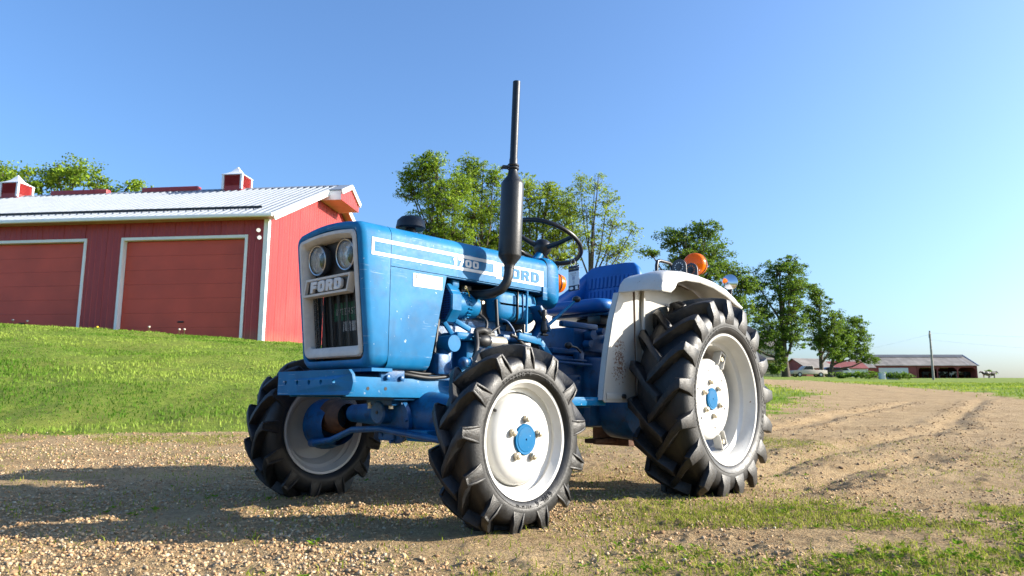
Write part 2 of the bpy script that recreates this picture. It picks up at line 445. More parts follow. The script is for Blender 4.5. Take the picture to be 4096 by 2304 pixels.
# ---------------- gravel: loose stones
ICO_V = []; ICO_F = []
def ico():
    import bmesh
    bm = bmesh.new(); bmesh.ops.create_icosphere(bm, subdivisions=1, radius=1); bm.verts.ensure_lookup_table()
    V = np.array([v.co[:] for v in bm.verts]); F = np.array([[v.index for v in f.verts] for f in bm.faces]); bm.free(); return V, F
IV, IF = ico()
def stones(name, u, v, size, cols, label=None, sink=.25):
    n = len(u); z = H(u, v)
    base = toW(u, v, z)
    q = RNG.normal(size=(n,4)); q /= np.linalg.norm(q,axis=1,keepdims=True)
    w,x,y,zz = q.T
    Rm = np.stack([1-2*(y*y+zz*zz),2*(x*y-zz*w),2*(x*zz+y*w),2*(x*y+zz*w),1-2*(x*x+zz*zz),2*(y*zz-x*w),2*(x*zz-y*w),2*(y*zz+x*w),1-2*(x*x+y*y)],1).reshape(n,3,3)
    jit = 1+RNG.normal(0,.26,(n,len(IV),1))
    P = IV[None]*jit*np.array([1,.85,.65])*size[:,None,None]
    P = np.einsum('nij,nkj->nki', Rm, P); P[:,:,2] *= .75
    P += base[:,None,:]; P[:,:,2] += (size*(.55-sink))[:,None]
    F = (IF[None]+(np.arange(n)*len(IV))[:,None,None]).reshape(-1,3)
    col = np.repeat(cols, len(IV), 0)
    t = NT(name+'_mat'); b = t.bsdf(Base_Color=t.mix(t.noise(160,3), t.attr('tint'), t.mix(.5, t.attr('tint'), (.22,.15,.10))), Roughness=.9); b.inputs['Specular IOR Level'].default_value=.2
    o = link(name, np_mesh(name, P.reshape(-1,3), F, t.m, {'tint': col}))
    return o
def stone_cols(n):
    pal = np.array([(.52,.39,.28),(.46,.30,.19),(.57,.46,.36),(.34,.215,.135),(.56,.40,.28),(.42,.37,.33),(.62,.55,.47)])
    p = RNG.choice(len(pal), n, p=[.24,.22,.14,.14,.14,.07,.05]); return pal[p]*RNG.uniform(.72,1.18,(n,1))*np.array([1,.93,.72])
def gd(u, v):
    n = fbm(u*1.6+4, v*1.6, 4); left = sstep(u, 1.4, -1.2)
    return (1-grassy(u,v))*np.clip(.22+.95*left*sstep(v,9,3.5),0,1)*sstep(n,.30,.58)
u1, v1 = sample(95000, 1.45, 4.6, .80, gd); s1 = .0024+.0075*RNG.random(len(u1))**4.0
u2, v2 = sample(42000, 4.4, 9.5, .78, gd); s2 = .005+.009*RNG.random(len(u2))**2.8
uu = np.concatenate([u1,u2]); vv = np.concatenate([v1,v2]); ss = np.concatenate([s1,s2])
tag(stones('gravel', uu, vv, ss, stone_cols(len(uu))), 'loose tan gravel stones spread over the dirt yard', 'gravel', kind='stuff')
# clods of soil thrown up along the wheel tracks and in the foreground
def cdn(u, v):
    rd = rutmask(u, v); k = np.exp(-((rd-.26)/.17)**2)*.9
    near = .5*sstep(fbm(u*2.2+70, v*2.2, 3), .54, .66)*(v < 3.2)
    return np.maximum(k, near)*(1-grassy(u,v))
u3, v3 = sample(34000, 1.6, 18, .8, cdn); s3 = .003+.014*RNG.random(len(u3))**2.4
c3 = np.array([(.29,.185,.10)])*RNG.uniform(.7,1.25,(len(u3),1))
tag(stones('soil_clods', u3, v3, s3, c3, sink=.4), 'brown soil clods along the wheel ruts', 'soil', kind='stuff')

# ---------------- grass blades
def blade_mat(name):
    t = NT(name); c = t.attr('tint')
    d = t.n('BsdfDiffuse'); t.set(d.inputs['Color'], c); tr = t.n('BsdfTranslucent'); t.set(tr.inputs['Color'], t.mix(.3, c, (.25,.4,.03)))
    mx = t.n('MixShader'); mx.inputs[0].default_value = .38; t.t.links.new(d.outputs[0], mx.inputs[1]); t.t.links.new(tr.outputs[0], mx.inputs[2])
    t.t.links.new(mx.outputs[0], t.out.inputs[0]); return t.m
def blades(name, u, v, h, wd, cols, lean=.45):
    n = len(u); z = H(u, v)-.004; b = toW(u, v, z); a = RNG.random(n)*2*np.pi
    d = np.stack([np.cos(a), np.sin(a), 0*a],1); s = np.stack([-np.sin(a), np.cos(a), 0*a],1)
    l = (RNG.random(n)*lean)[:,None]; up = np.array([0,0,1.])
    P = np.stack([b-s*wd[:,None], b+s*wd[:,None], b+s*wd[:,None]*.8+(up+d*l*.45)*h[:,None]*.55, b-s*wd[:,None]*.8+(up+d*l*.45)*h[:,None]*.55, b+(up*.9+d*l*1.3)*h[:,None]],1)
    i = np.arange(n)[:,None]*5
    F = np.concatenate([np.concatenate([i,i+1,i+2],1), np.concatenate([i,i+2,i+3],1), np.concatenate([i+3,i+2,i+4],1)])
    return link(name, np_mesh(name, P.reshape(-1,3), F, blade_mat(name+'_mat'), {'tint': np.repeat(cols,5,0)}))
def gcols(n, u, v):
    f = (.5*fbm(u*.7+5, v*.7, 4)+.5*fbm(u*.22+15, v*.5, 3))[:,None]; f = np.clip((f-.41)/.18, 0, 1)
    c = np.array([.095,.205,.022])*(1-f)+np.array([.31,.40,.075])*f
    return c*RNG.uniform(.7,1.25,(n,1))*np.array([1,1,1])
u, v = sample(190000, 7.2, 27, .80, lambda u,v: np.maximum(grassy(u,v), .5*sstep(sdist(GP,u,v),-1.5,.2)*sstep(fbm(u*2.1,v*2.1+30,4),.5,.62))*np.clip(14/v,0,1)**1.2*(u < 7.5))
h = (.020+.034*RNG.random(len(u)))*np.clip(1+2.4*(fbm(u*1.3,v*1.3,3)-.47),.5,2.2)*(1+1.2*sstep(v+.12*u,24.2,25.6)); wd = .0035+.00028*v
tag(blades('grass_bank', u, v, h, wd, gcols(len(u),u,v), .9), 'bright green mown grass covering the bank below the red barn', 'grass', kind='stuff')
u, v = sample(60000, 11, 60, .80, lambda u,v: grassy(u,v)*(u > 5)*np.clip(25/v,0,1))
h = .05+.06*RNG.random(len(u)); wd = .006+.0004*v
tag(blades('field_grass', u, v, h, wd, gcols(len(u),u,v)*np.array([1.3,1.08,1]), .8), 'yellowish green grass beside the dirt track at right', 'grass', kind='stuff')
u, v = sample(420000, 1.5, 7.6, .8, lambda u,v: weedy(u,v)*.9*np.clip(3.4/v,0,1))
h = .008+.024*RNG.random(len(u))**1.7; wd = .0014+.0012*RNG.random(len(u))
cw = np.where(RNG.random((len(u),1)) < .6, np.array([[.25,.29,.035]]), np.array([[.40,.365,.10]]))*RNG.uniform(.7,1.2,(len(u),1))
tag(blades('yard_weeds', u, v, h, wd, cw, 1.6), 'thin dry weeds growing through the gravel', 'weeds', kind='stuff')
# broad-leaved weeds: rosettes of small leaves
def rosettes(name, u, v, label):
    V=[]; F=[]; T=[]; zz = H(u,v)
    for k in range(len(u)):
        b = np.array(toW(u[k], v[k], zz[k]+.003)); r = RNG.uniform(.008,.022); c = np.array([.17,.29,.025])*RNG.uniform(.75,1.3)
        for j in range(int(RNG.integers(5,10))):
            a = RNG.random()*6.283; d = np.array([math.cos(a),math.sin(a),0]); s = np.array([-d[1],d[0],0]); up = RNG.uniform(.15,.7)*r; w_ = r*RNG.uniform(.22,.36)
            i = len(V); o = b+d*r*.12
            V += [o, o+d*r*.5+s*w_+[0,0,up*.8], o+d*r*1.0+[0,0,up], o+d*r*.5-s*w_+[0,0,up*.8]]
            F += [(i,i+1,i+2),(i,i+2,i+3)]; T += [c]*4
    o = link(name, np_mesh(name, np.array(V), np.array(F), blade_mat(name+'_mat'), {'tint': np.array(T)}))
    return tag(o, label, 'weeds', kind='stuff')
u, v = sample(15000, 1.5, 5.5, .78, lambda u,v: weedy(u,v)*sstep(fbm(u*1.7+90,v*1.7,3),.46,.6)*np.where(v<3.4,.5,.2))
rosettes('broadleaf_weeds', u, v, 'low broad-leaved green weeds in the foreground gravel')
# ------------------------------------------------------------------ red barn on the bank
t = NT('red_siding'); mp = t.n('Mapping'); t.t.links.new(t.coord(), mp.inputs[0]); mp.inputs['Scale'].default_value = (5,5,.35)
c_ = t.mix(t.ramp(t.noise(1., 5, .6, mp.outputs[0]), [(.3,0.),(.72,1.)]), (.30,.024,.027), (.38,.040,.036))
c_ = t.mix(t.math('MULTIPLY', t.ramp(t.noise(.5, 5, .6), [(.5,0.),(.75,1.)]), .25), c_, (.46,.10,.09))
sx = t.n('SeparateXYZ'); t.t.links.new(t.coord(), sx.inputs[0])
sp = t.math('MULTIPLY', t.ramp(t.math('ADD', sx.outputs[2], t.math('MULTIPLY', t.noise(3.,5), .6)), [(.25,1.),(.75,0.)]), .5)   # mud splashed up from the ground
c_ = t.mix(sp, c_, (.20,.11,.07)); t.bsdf(Base_Color=c_, Roughness=.45); M['red'] = t.m
M['doorred'] = simple('red_door_paint', (.56,.070,.038), .5, var=.14, scale=.8)
M['trim'] = simple('white_trim', (.80,.80,.81), .4, var=.05, scale=2)
M['roofm'] = simple('pale_metal_roof', (.27,.295,.325), .45, .15, var=.07, scale=1.5)
M['soffit'] = simple('tan_soffit', (.45,.24,.14), .6, var=.15, scale=3)
M['lampw'] = simple('white_lamp_housing', (.75,.75,.75), .4)
BW, BD, EAVE, RISE = 19.5, 11.6, 4.60, 2.70
p0 = W(-9.05, 26.0)
BZ = 2.58
ax = (RT*.992 - FW*.125)
barn = empty('barn', (p0.x, p0.y, BZ), 'red metal-sided barn with pale metal roof and white trim on the grass bank', 'barn')
barn.rotation_euler = (0,0,math.atan2(ax.y, ax.x))
def ribs(mb, x0, x1, zb, zt, at, n_out, pitch=.2286):
    """ribbed sheet in the plane at(a, off, z); zt may be a function of a"""
    f = zt if callable(zt) else (lambda a: zt)
    a = x0; pts = [(x0,0.)]
    k0 = math.floor(x0/pitch)
    for k in range(k0, math.ceil(x1/pitch)+1):
        c = k*pitch
        for d, o in ((-.030,0.),(-.012,.018),(.012,.018),(.030,0.)):
            if x0+.001 < c+d < x1-.001: pts.append((c+d, o))
    pts.append((x1,0.))
    v=[]; fc=[]
    for i,(q,o) in enumerate(pts): v += [at(q,o,zb), at(q,o,f(q))]
    for i in range(len(pts)-1): fc.append((2*i,2*i+2,2*i+3,2*i+1))
    mb.add(v, fc)
LOW = -1.6
DOORS = [(-5.72,-.83),(-12.2,-7.32)]; DT = 3.76
def wall_rows():
    """front wall split into sheets 0.914 m wide, cut out around the two doors"""
    x = 0.
    while x > -BW+.01:
        x1 = max(x-.9144, -BW); segs = [(x1, x, LOW)]
        for a, b in DOORS:
            new = []
            for s0, s1, z0 in segs:
                if z0 > LOW or s1 <= a or s0 >= b: new.append((s0,s1,z0)); continue
                if s0 < a: new.append((s0,a,LOW))
                if s1 > b: new.append((b,s1,LOW))
                new.append((max(s0,a), min(s1,b), DT))
            segs = new
        for q in segs: yield q
        x = x1
for s0, s1, z0 in wall_rows():
    if s1-s0 < .02: continue
    mb = MB(); ribs(mb, s0, s1, z0, EAVE, lambda a,o,z: (a,-o,z), 1); mb.build('siding_sheet', M['red'], barn, None)
y = 0.
zg = lambda a: EAVE + RISE*(1-abs(a-BD/2)/(BD/2))
while y < BD-.01:
    y1 = min(y+.9144, BD); mb = MB()
    ribs(mb, y, y1, LOW, zg, lambda a,o,z: (o,a,z), 1)
    mb.build('siding_sheet', M['red'], barn, None); y = y1
MB().box(-BW,-.05, BD-.05, BD, LOW, EAVE).box(-BW,-BW+.05,0,BD,LOW,EAVE).build('rear_wall', M['red'], barn, None)
# doors: sections, jambs, trim
for a, b in DOORS:
    dz = .545; z = LOW
    d = MB().box(a+.02, b-.02, .20, .24, LOW, DT-.02).build('overhead_door', M['doorred'], barn)
    zs = DT-.05
    while zs > LOW+.1:
        MB().box(a+.03, b-.03, .165, .20, zs-dz+.006, zs).build('door_section', M['doorred'], d, None); zs -= dz
    MB().box((a+b)/2-.12,(a+b)/2+.12,.135,.162,.62,.68).build('door_handle', M['dark'], d, bevel=.008)
    for q in (a, b-.0):
        MB().box(q-.085, q+.015, -.045, .21, LOW, DT+.10).build('door_jamb', M['trim'], barn) if q == a else MB().box(q-.015, q+.085, -.045, .21, LOW, DT+.10).build('door_jamb', M['trim'], barn)
    MB().box(a+.02, b-.02, -.042, .205, DT-.01, DT+.098).build('door_head', M['trim'], barn)
MB().box(-.13,.045,-.045,.0,LOW,EAVE-.02).box(.022,.047,.0,.13,LOW,EAVE-.02).build('corner_trim', M['trim'], barn)
# roof sheets with ribs, both slopes
OV = .45; GO = .40; TH = math.atan2(RISE, BD/2); SL = (BD/2)/math.cos(TH); ovl = OV/math.cos(TH)
def roofpt(x, s, off, far=False):
    """s metres down the slope from the ridge, off above the sheet"""
    yy = s*math.cos(TH); zz = EAVE+RISE+.12-s*math.sin(TH)
    yq = BD/2-yy-off*math.sin(TH); zq = zz+off*math.cos(TH)
    return (x, (BD-yq) if far else yq, zq)
x = GO
while x > -BW-GO+.01:
    x1 = max(x-.9144, -BW-GO)
    for far in (False, True):
        mb = MB(); v=[]; fc=[]; pts=[(x1,0.)]
        for k in range(math.floor(x1/.3048), math.ceil(x/.3048)+1):
            for dd,o in ((-.065,0.),(-.030,.055),(.030,.055),(.065,0.)):
                if x1+.001 < k*.3048+dd < x-.001: pts.append((k*.3048+dd,o))
        pts.append((x,0.))
        for q,o in pts: v += [roofpt(q,.02,o,far), roofpt(q,SL+ovl,o,far)]
        for i in range(len(pts)-1): fc.append((2*i,2*i+1,2*i+3,2*i+2))
        mb.add(v,fc); mb.build('roof_sheet', M['roofm'], barn, None)
    x = x1
mb = MB(); mb.add([roofpt(-BW-GO,.25,.045),roofpt(GO,.25,.045),roofpt(GO,-.02,.06),roofpt(-BW-GO,-.02,.06)],[(0,1,2,3)])
mb.add([roofpt(-BW-GO,.25,.045,True),roofpt(GO,.25,.045,True),roofpt(GO,-.02,.06,True),roofpt(-BW-GO,-.02,.06,True)],[(0,1,2,3)])
mb.build('ridge_cap', M['roofm'], barn, None)
sg = empty  # snow guard rail: a bar on small feet just above the eave
mb = MB(); mb.bar(roofpt(-BW-GO+.2, SL-.62, .09), roofpt(-.55, SL-.62, .09), .03, .10)
xq = -.8
while xq > -BW: mb.bar(roofpt(xq, SL-.62, .02), roofpt(xq, SL-.62, .09), .03, .04); xq -= 1.2
mb.build('snow_guard', M['dark'], barn)
ez = EAVE+.12-OV*math.tan(TH)
MB().box(-BW-GO, GO, -OV-.13, -OV-.002, ez-.10, ez+.03).build('gutter', M['trim'], barn, bevel=.02)
MB().box(-BW-GO, GO-.02, -OV, -.02, ez-.09, ez-.06).build('soffit', M['soffit'], barn)
for far in (False, True):
    mb = MB(); f0 = roofpt(GO+.02, -.0, -.10, far); f1 = roofpt(GO+.02, SL+ovl, -.10, far)
    mb.bar(f0, f1, .05, .24); mb.build('rake_fascia', M['trim'], barn)
    mb = MB(); mb.add([roofpt(.0,.1,-.06,far),roofpt(GO,.1,-.06,far),roofpt(GO,SL+ovl-.05,-.06,far),roofpt(.0,SL+ovl-.05,-.06,far)],[(0,1,2,3)])
    mb.build('rake_soffit', M['soffit'], barn, None)
# hay hood: the roof carried out over the gable peak
HX, HW = 1.05, 1.15
hz = lambda d: EAVE+RISE+.12-d*math.tan(TH)
hood = MB()
for s in (-1,1):
    hood.add([(GO+.04,BD/2,hz(0)+.05),(HX,BD/2,hz(0)+.05),(HX,BD/2+s*HW,hz(HW)+.05),(GO+.04,BD/2+s*HW,hz(HW)+.05),
              (GO+.04,BD/2,hz(0)),(HX,BD/2,hz(0)),(HX,BD/2+s*HW,hz(HW)),(GO+.04,BD/2+s*HW,hz(HW))],
             [(0,1,2,3),(7,6,5,4),(1,5,6,2),(2,6,7,3)])
hd = hood.build('hay_hood', M['roofm'], barn, None)
mb = MB(); ribs(mb, BD/2-HW, BD/2+HW, hz(HW)-.42, lambda a: hz(abs(a-BD/2))-.04, lambda a,o,z: (HX-.06+o,a,z), 1); mb.build('hood_face', M['red'], hd, None)
for ya in (BD/2-HW+.02, BD/2+HW-.05): MB().box(.03, HX-.07, ya, ya+.03, hz(HW)-.42, hz(HW)-.01).build('hood_side', M['trim'], hd)
MB().box(.03, HX-.07, BD/2-HW+.05, BD/2+HW-.05, hz(HW)-.42, hz(HW)-.39).build('hood_soffit', M['soffit'], hd)
for s in (-1,1):
    mb = MB(); mb.bar((HX+.0,BD/2,hz(0)-.06),(HX+.0,BD/2+s*(HW+.05),hz(HW+.05)-.06),.06,.2); mb.build('hood_fascia', M['trim'], hd)
# cupolas on the ridge
zr = EAVE+RISE+.12
for cx in (-4.50, -15.80):
    b = .43
    cu = MB().box(cx-b,cx+b,BD/2-b,BD/2+b,zr-.35,zr+.60).build('cupola', M['red'], barn)
    for sx in (-1,1):
        for sy in (-1,1): MB().box(cx+sx*(b+.015)-.05,cx+sx*(b+.015)+.05,BD/2+sy*(b+.015)-.05,BD/2+sy*(b+.015)+.05,zr-.1,zr+.60).build('cupola_post', M['trim'], cu)
    for i in range(7):
        z0 = zr+.10+i*.068
        for fx,fy in ((0,-1),(1,0),(-1,0)):
            mb = MB()
            if fy: mb.add([(cx-b+.06,BD/2-b-.002,z0+.06),(cx+b-.06,BD/2-b-.002,z0+.06),(cx+b-.06,BD/2-b-.05,z0),(cx-b+.06,BD/2-b-.05,z0)],[(0,1,2,3)])
            else: mb.add([(cx+fx*(b+.002),BD/2-b+.06,z0+.06),(cx+fx*(b+.002),BD/2+b-.06,z0+.06),(cx+fx*(b+.05),BD/2+b-.06,z0),(cx+fx*(b+.05),BD/2-b+.06,z0)],[(0,1,2,3)])
            mb.build('louvre', M['red'], cu, None)
    loops=[]
    for r,z in ((.52,.58),(.51,.61),(.36,.69),(.21,.80),(.10,.96),(.02,1.08)):
        loops.append([(cx-r,BD/2-r,zr+z),(cx+r,BD/2-r,zr+z),(cx+r,BD/2+r,zr+z),(cx-r,BD/2+r,zr+z)])
    MB().loft(loops,True,True,True).build('cupola_roof', M['trim'], cu, 25)
for x0,x1 in ((-9.15,-6.35),(-13.85,-10.95)):
    MB().box(x0,x1,BD/2-.16,BD/2+.16,zr-.05,zr+.20).build('ridge_vent', M['red'], barn, bevel=.02)
# twin flood lamps on the front wall
for dz_,dx in ((0,0.),(-.28,.05)):
    fl = MB().box(-.42+dx,-.34+dx,-.06,-.0,3.98+dz_,4.06+dz_).build('flood_lamp', M['lampw'], barn)
    mb = MB(); mb.lathe([(0,.02),(.03,.05),(.10,.075),(.10,.0)],(-.34+dx,-.05,4.02+dz_),(.5,-.8,-.25),14); mb.build('lamp_head', M['lampw'], fl)

# ------------------------------------------------------------------ things placed by a bearing and a distance
def hitv(px, py, vmin=8, vmax=168):
    """distance at which the line of sight meets the smooth terrain"""
    prev = None
    for v in np.linspace(vmin, vmax, 500):
        p = S(px, py, float(v)); u_, v_ = uv_of(p)
        if p.z <= float(Hs(u_, v_)): return float(v)
    return vmax
def uvpx(px, v): p = S(px, 960, v); return uv_of(p)[0]

# ------------------------------------------------------------------ trees
def leaf_mat(name):
    t = NT(name); c = t.attr('tint')
    d = t.n('BsdfPrincipled'); t.set(d.inputs['Base Color'], c); d.inputs['Roughness'].default_value = .55; d.inputs['Specular IOR Level'].default_value = .25
    tr = t.n('BsdfTranslucent'); t.set(tr.inputs['Color'], t.mix(.45, c, (.22,.34,.02)))
    mx = t.n('MixShader'); mx.inputs[0].default_value = .45; t.t.links.new(d.outputs[0], mx.inputs[1]); t.t.links.new(tr.outputs[0], mx.inputs[2])
    t.t.links.new(mx.outputs[0], t.out.inputs[0]); return t.m
M['leaf'] = leaf_mat('leaves')
M['bark'] = simple('bark', (.085,.068,.052), .9, var=.35, scale=3, bump=.4)
def tree(name, label, v, base_px, lobes, col, leaf=.16, dens=1., trunk_r=.28, group=None, clump=.40, bare=.0, base=None, cat='tree'):
    """lobes: (px, py, rx, ry) of the crown masses in a 2576-wide view; each gets a limb, twigs and leaf clumps"""
    rng = np.random.default_rng(abs(hash(name+label)) % 2**31 if False else int(base_px*13+v*7))
    sc_ = v/(FPX*2.5156)
    ub = uvpx(base_px, v); zb = float(Hs(ub, v)) if base is None else base
    b = np.array(W(ub, v, zb-.15)); mbt = MB()
    cs = []
    for px, py, rx, ry in lobes:
        p = np.array(S(px, py, v)); rx_, ry_ = rx*sc_, ry*sc_
        dep = rng.uniform(-.55,.55)*min(rx_*1.6, 4.0); p = p+np.array(FW)*dep; cs.append((p, rx_, ry_))
    top = max(c[0][2]+c[2]*.4 for c in cs); cxm = np.mean([c[0] for c in cs],0)
    spine = []; nseg = 9
    for i in range(nseg+1):
        t = i/nseg; z = b[2]+(top-b[2])*t
        w_ = t**1.6; q = b*(1-w_)+cxm*w_; spine.append(np.array([q[0]+rng.normal(0,.12)*t, q[1]+rng.normal(0,.12)*t, z]))
    mbt.tube(spine, [trunk_r*(1.25 if i==0 else (1-.9*i/nseg)) for i in range(nseg+1)], 8)
    tw = []
    for c, rx_, ry_ in cs:
        zz = b[2]+(c[2]-b[2])*rng.uniform(.42,.62); k = min(max((zz-b[2])/(top-b[2])*nseg,1),nseg-1); i = int(k)
        st = spine[i]*(1-(k-i))+spine[i+1]*(k-i)
        mid = st*.45+c*.55+np.array([0,0,-.08*np.linalg.norm(c-st)])+rng.normal(0,.15,3)
        r0 = trunk_r*(1-.9*k/nseg)*.62
        mbt.tube([st,mid,c,c+np.array([0,0,ry_*.6])+rng.normal(0,.2,3)],[r0,r0*.65,r0*.38,r0*.12],6)
        nc = int(max(10, dens*26*(rx_*ry_)**.85/(clump**1.6)*.36))
        for j in range(nc):
            d = rng.normal(size=3); d /= np.linalg.norm(d); rr = rng.random()**.42
            if rng.random() < .2: rr = rng.uniform(1.0,1.32); d[2] = abs(d[2]) if rng.random() < .6 else d[2]
            q = c+np.array(RT)*d[0]*rx_*rr+np.array(FW)*d[1]*(rx_*.5+ry_*.5)*.8*rr+np.array([0,0,1.])*d[2]*ry_*rr
            tw.append(q)
            if rng.random() < .42:
                m1 = c*.5+mid*.2+q*.3+rng.normal(0,.12,3)
                mbt.tube([m1*.5+c*.5, q*.6+m1*.4+rng.normal(0,.08,3), q],[r0*.26,r0*.15,r0*.05],4,False)
    root = empty(name, tuple(b), label, cat, group)
    t_ = link('trunk', mbt.mesh('trunk', M['bark'], 60), root); t_.location = tuple(-b)
    tw = np.array(tw); n = len(tw); per = int(max(14, 30*(clump/.5)**1.2)*(1-bare))
    ctr_ = np.repeat(tw, per, 0); N = len(ctr_)
    sq = rng.uniform(.4,1.3,(n,1)); sq = np.repeat(sq, per, 0)
    off = rng.normal(size=(N,3)); off /= np.linalg.norm(off,axis=1,keepdims=True); off *= (rng.random((N,1))**.45)*clump*sq*np.array([1,1,.62])
    P0 = ctr_+off
    nrm = rng.normal(size=(N,3))+np.array([0,0,.7]); nrm /= np.linalg.norm(nrm,axis=1,keepdims=True)
    t1 = np.cross(nrm, rng.normal(size=(N,3))); t1 /= np.linalg.norm(t1,axis=1,keepdims=True); t2 = np.cross(nrm,t1)
    L = (leaf*rng.uniform(.6,1.25,(N,1)))
    Q = np.stack([P0-t1*L*.5, P0+t2*L*.34+nrm*L*.08, P0+t1*L*.55, P0-t2*L*.34+nrm*L*.08],1)
    F = np.arange(N*4).reshape(N,4)
    c1 = np.array(col)*(rng.uniform(.5,1.4,(n,1)).repeat(per,0))*rng.uniform(.7,1.3,(N,1))
    yel = rng.random((N,1)) < .18; c1 = np.where(yel, c1*np.array([1.45,1.2,.8]), c1)
    me = np_mesh('crown', (Q-b).reshape(-1,3), F, M['leaf'], {'tint': np.repeat(c1,4,0)})
    cr = link('crown', me, root); cr['kind'] = 'stuff'
    return root
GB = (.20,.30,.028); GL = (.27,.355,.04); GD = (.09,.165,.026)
gM = 'trees behind the tractor'; gR = 'trees beside the farmyard'; gL = 'trees behind the barn'
tree('maple_tree','leafy green tree behind the barn roof at the far left',52, 150, [(20,450,50,40),(110,440,55,35),(165,425,45,32),(205,450,55,30),(120,480,90,35),(250,470,50,25),(315,462,34,16),(-60,450,70,50)], GB, .22, 1.0, .4, gL, .8)
tree('maple_tree','tall bright green tree left of the exhaust stack with an outreaching left bough',50, 1130, [(1060,425,42,38),(1030,470,38,30),(1095,410,34,28),(1085,470,50,40),(1120,520,60,50),(1075,560,50,40),(1115,600,60,45),(1025,440,30,16),(1150,480,40,50),(1150,600,50,50)], GB, .15, 1.9, .26, gM, .34)
tree('maple_tree','bright green tree directly left of the muffler',54, 1205, [(1190,420,32,34),(1180,470,45,40),(1225,520,45,50),(1190,560,55,45),(1240,450,28,30),(1215,620,60,45),(1250,590,45,50)], GB, .15, 1.9, .26, gM, .34)
tree('maple_tree','green tree half hidden behind the muffler',56, 1330, [(1290,470,35,40),(1330,500,38,45),(1320,560,45,45),(1370,540,38,50),(1300,620,50,50),(1390,600,40,45),(1350,650,50,40),(1410,520,34,40),(1425,570,36,45),(1420,640,44,40),(1380,480,26,26)], GL, .15, 1.7, .26, gM, .34)
tree('locust_tree','thin airy yellow-green tree above the steering wheel and seat',52, 1475, [(1460,470,36,30),(1500,455,36,28),(1430,520,34,40),(1475,530,38,40),(1530,500,34,34),(1545,560,40,40),(1500,590,50,40),(1570,620,42,32),(1440,600,40,45),(1530,640,55,32),(1590,580,24,14)], GL, .14, .95, .22, gM, .38, .2)
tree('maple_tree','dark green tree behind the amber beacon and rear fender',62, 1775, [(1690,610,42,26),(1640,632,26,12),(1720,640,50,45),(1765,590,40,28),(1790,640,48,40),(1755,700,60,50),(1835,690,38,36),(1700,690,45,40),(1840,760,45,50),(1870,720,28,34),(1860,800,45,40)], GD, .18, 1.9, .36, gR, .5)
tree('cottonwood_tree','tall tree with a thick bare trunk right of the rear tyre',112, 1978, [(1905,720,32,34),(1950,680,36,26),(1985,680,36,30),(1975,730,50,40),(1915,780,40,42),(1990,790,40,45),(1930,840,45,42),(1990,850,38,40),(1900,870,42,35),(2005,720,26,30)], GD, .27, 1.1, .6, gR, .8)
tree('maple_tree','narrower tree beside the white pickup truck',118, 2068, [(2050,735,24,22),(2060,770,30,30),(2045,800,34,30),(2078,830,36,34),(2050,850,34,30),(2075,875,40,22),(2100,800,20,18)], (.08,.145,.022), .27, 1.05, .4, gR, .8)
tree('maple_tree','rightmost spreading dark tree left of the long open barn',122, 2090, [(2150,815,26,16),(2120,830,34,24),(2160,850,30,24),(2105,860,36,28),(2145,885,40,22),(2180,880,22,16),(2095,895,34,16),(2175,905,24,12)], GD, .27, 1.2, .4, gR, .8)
# shrubs and hedge by the house
tree('shrub','rounded dark shrub at the house porch by the rear tyre',110, 1945, [(1930,925,26,13),(1955,928,20,11)], GD, .25, 1.4, .06, None, .5, cat='shrub')
tree('shrub','upright shrub between the house and the thick trunk',111, 1958, [(1962,905,14,24),(1960,880,12,18)], (.06,.12,.02), .25, 1.3, .06, None, .5, cat='shrub')
tree('hedge','long low green hedge in front of the far barns',96, 2215, [(2150,944,36,6),(2190,943,36,7),(2235,945,36,6),(2275,946,30,5),(2120,944,24,6)], (.07,.15,.02), .22, 1.8, .05, None, .4, cat='hedge')
tree('bush','tiny round bush alone on the far right skyline',160, 2490, [(2490,938,10,6)], GD, .3, 1.6, .05, None, .5, cat='bush')

# ------------------------------------------------------------------ far farmyard
M['farred'] = simple('weathered_red_boards', (.23,.055,.050), .8, var=.2, scale=.6)
M['farroof'] = simple('weathered_roof', (.25,.22,.19), .8, var=.3, scale=.5)
M['farwhite'] = simple('pale_sheet', (.55,.58,.60), .6, var=.08, scale=.4)
M['cream'] = simple('cream_boards', (.62,.58,.42), .7, var=.08, scale=.5)
M['glass'] = simple('window_glass', (.02,.025,.03), .08, var=.2)
def site(px, v, rz=0., zoff=0.):
    u_ = uvpx(px, v); return W(u_, v, float(Hs(u_, v))+zoff), math.atan2(RT.y, RT.x)+rz
def bldg(name, label, px, v, L, D, wall, rise, rz, wallm, roofm, ov=.3, cat='barn'):
    """gable building: local x along the long wall (to the right), y away from the camera"""
    p, a = site(px, v, rz); o = empty(name, tuple(p), label, cat); o.rotation_euler = (0,0,a)
    for q, nm in (((0,.12,0,D),'gable'),((L-.12,L,0,D),'gable')):
        mb = MB(); mb.prism([(0,-1),(D,-1),(D,wall),(D/2,wall+rise),(0,wall)], lambda a_,b_,t: (t,a_,b_), q[0], q[1]); mb.build(nm+'_wall', wallm, o, None)
    for s in (0,1):
        y0, y1 = (D/2,-ov) if s == 0 else (D/2, D+ov); zb_ = wall-ov*rise/(D/2)
        mb = MB(); mb.add([(-ov,y0,wall+rise+.1),(L+ov,y0,wall+rise+.1),(L+ov,y1,zb_+.1),(-ov,y1,zb_+.1),(-ov,y0,wall+rise),(L+ov,y0,wall+rise),(L+ov,y1,zb_),(-ov,y1,zb_)],
               [(0,1,2,3),(7,6,5,4),(0,4,5,1),(1,5,6,2),(2,6,7,3),(3,7,4,0)]); mb.build('roof', roofm, o, None)
    return o
fb = bldg('pole_barn','long open-fronted red pole barn with weathered roof on the right skyline',2200,150,20.6,11,2.5,2.35,R_(-4),M['farred'],M['farroof'])
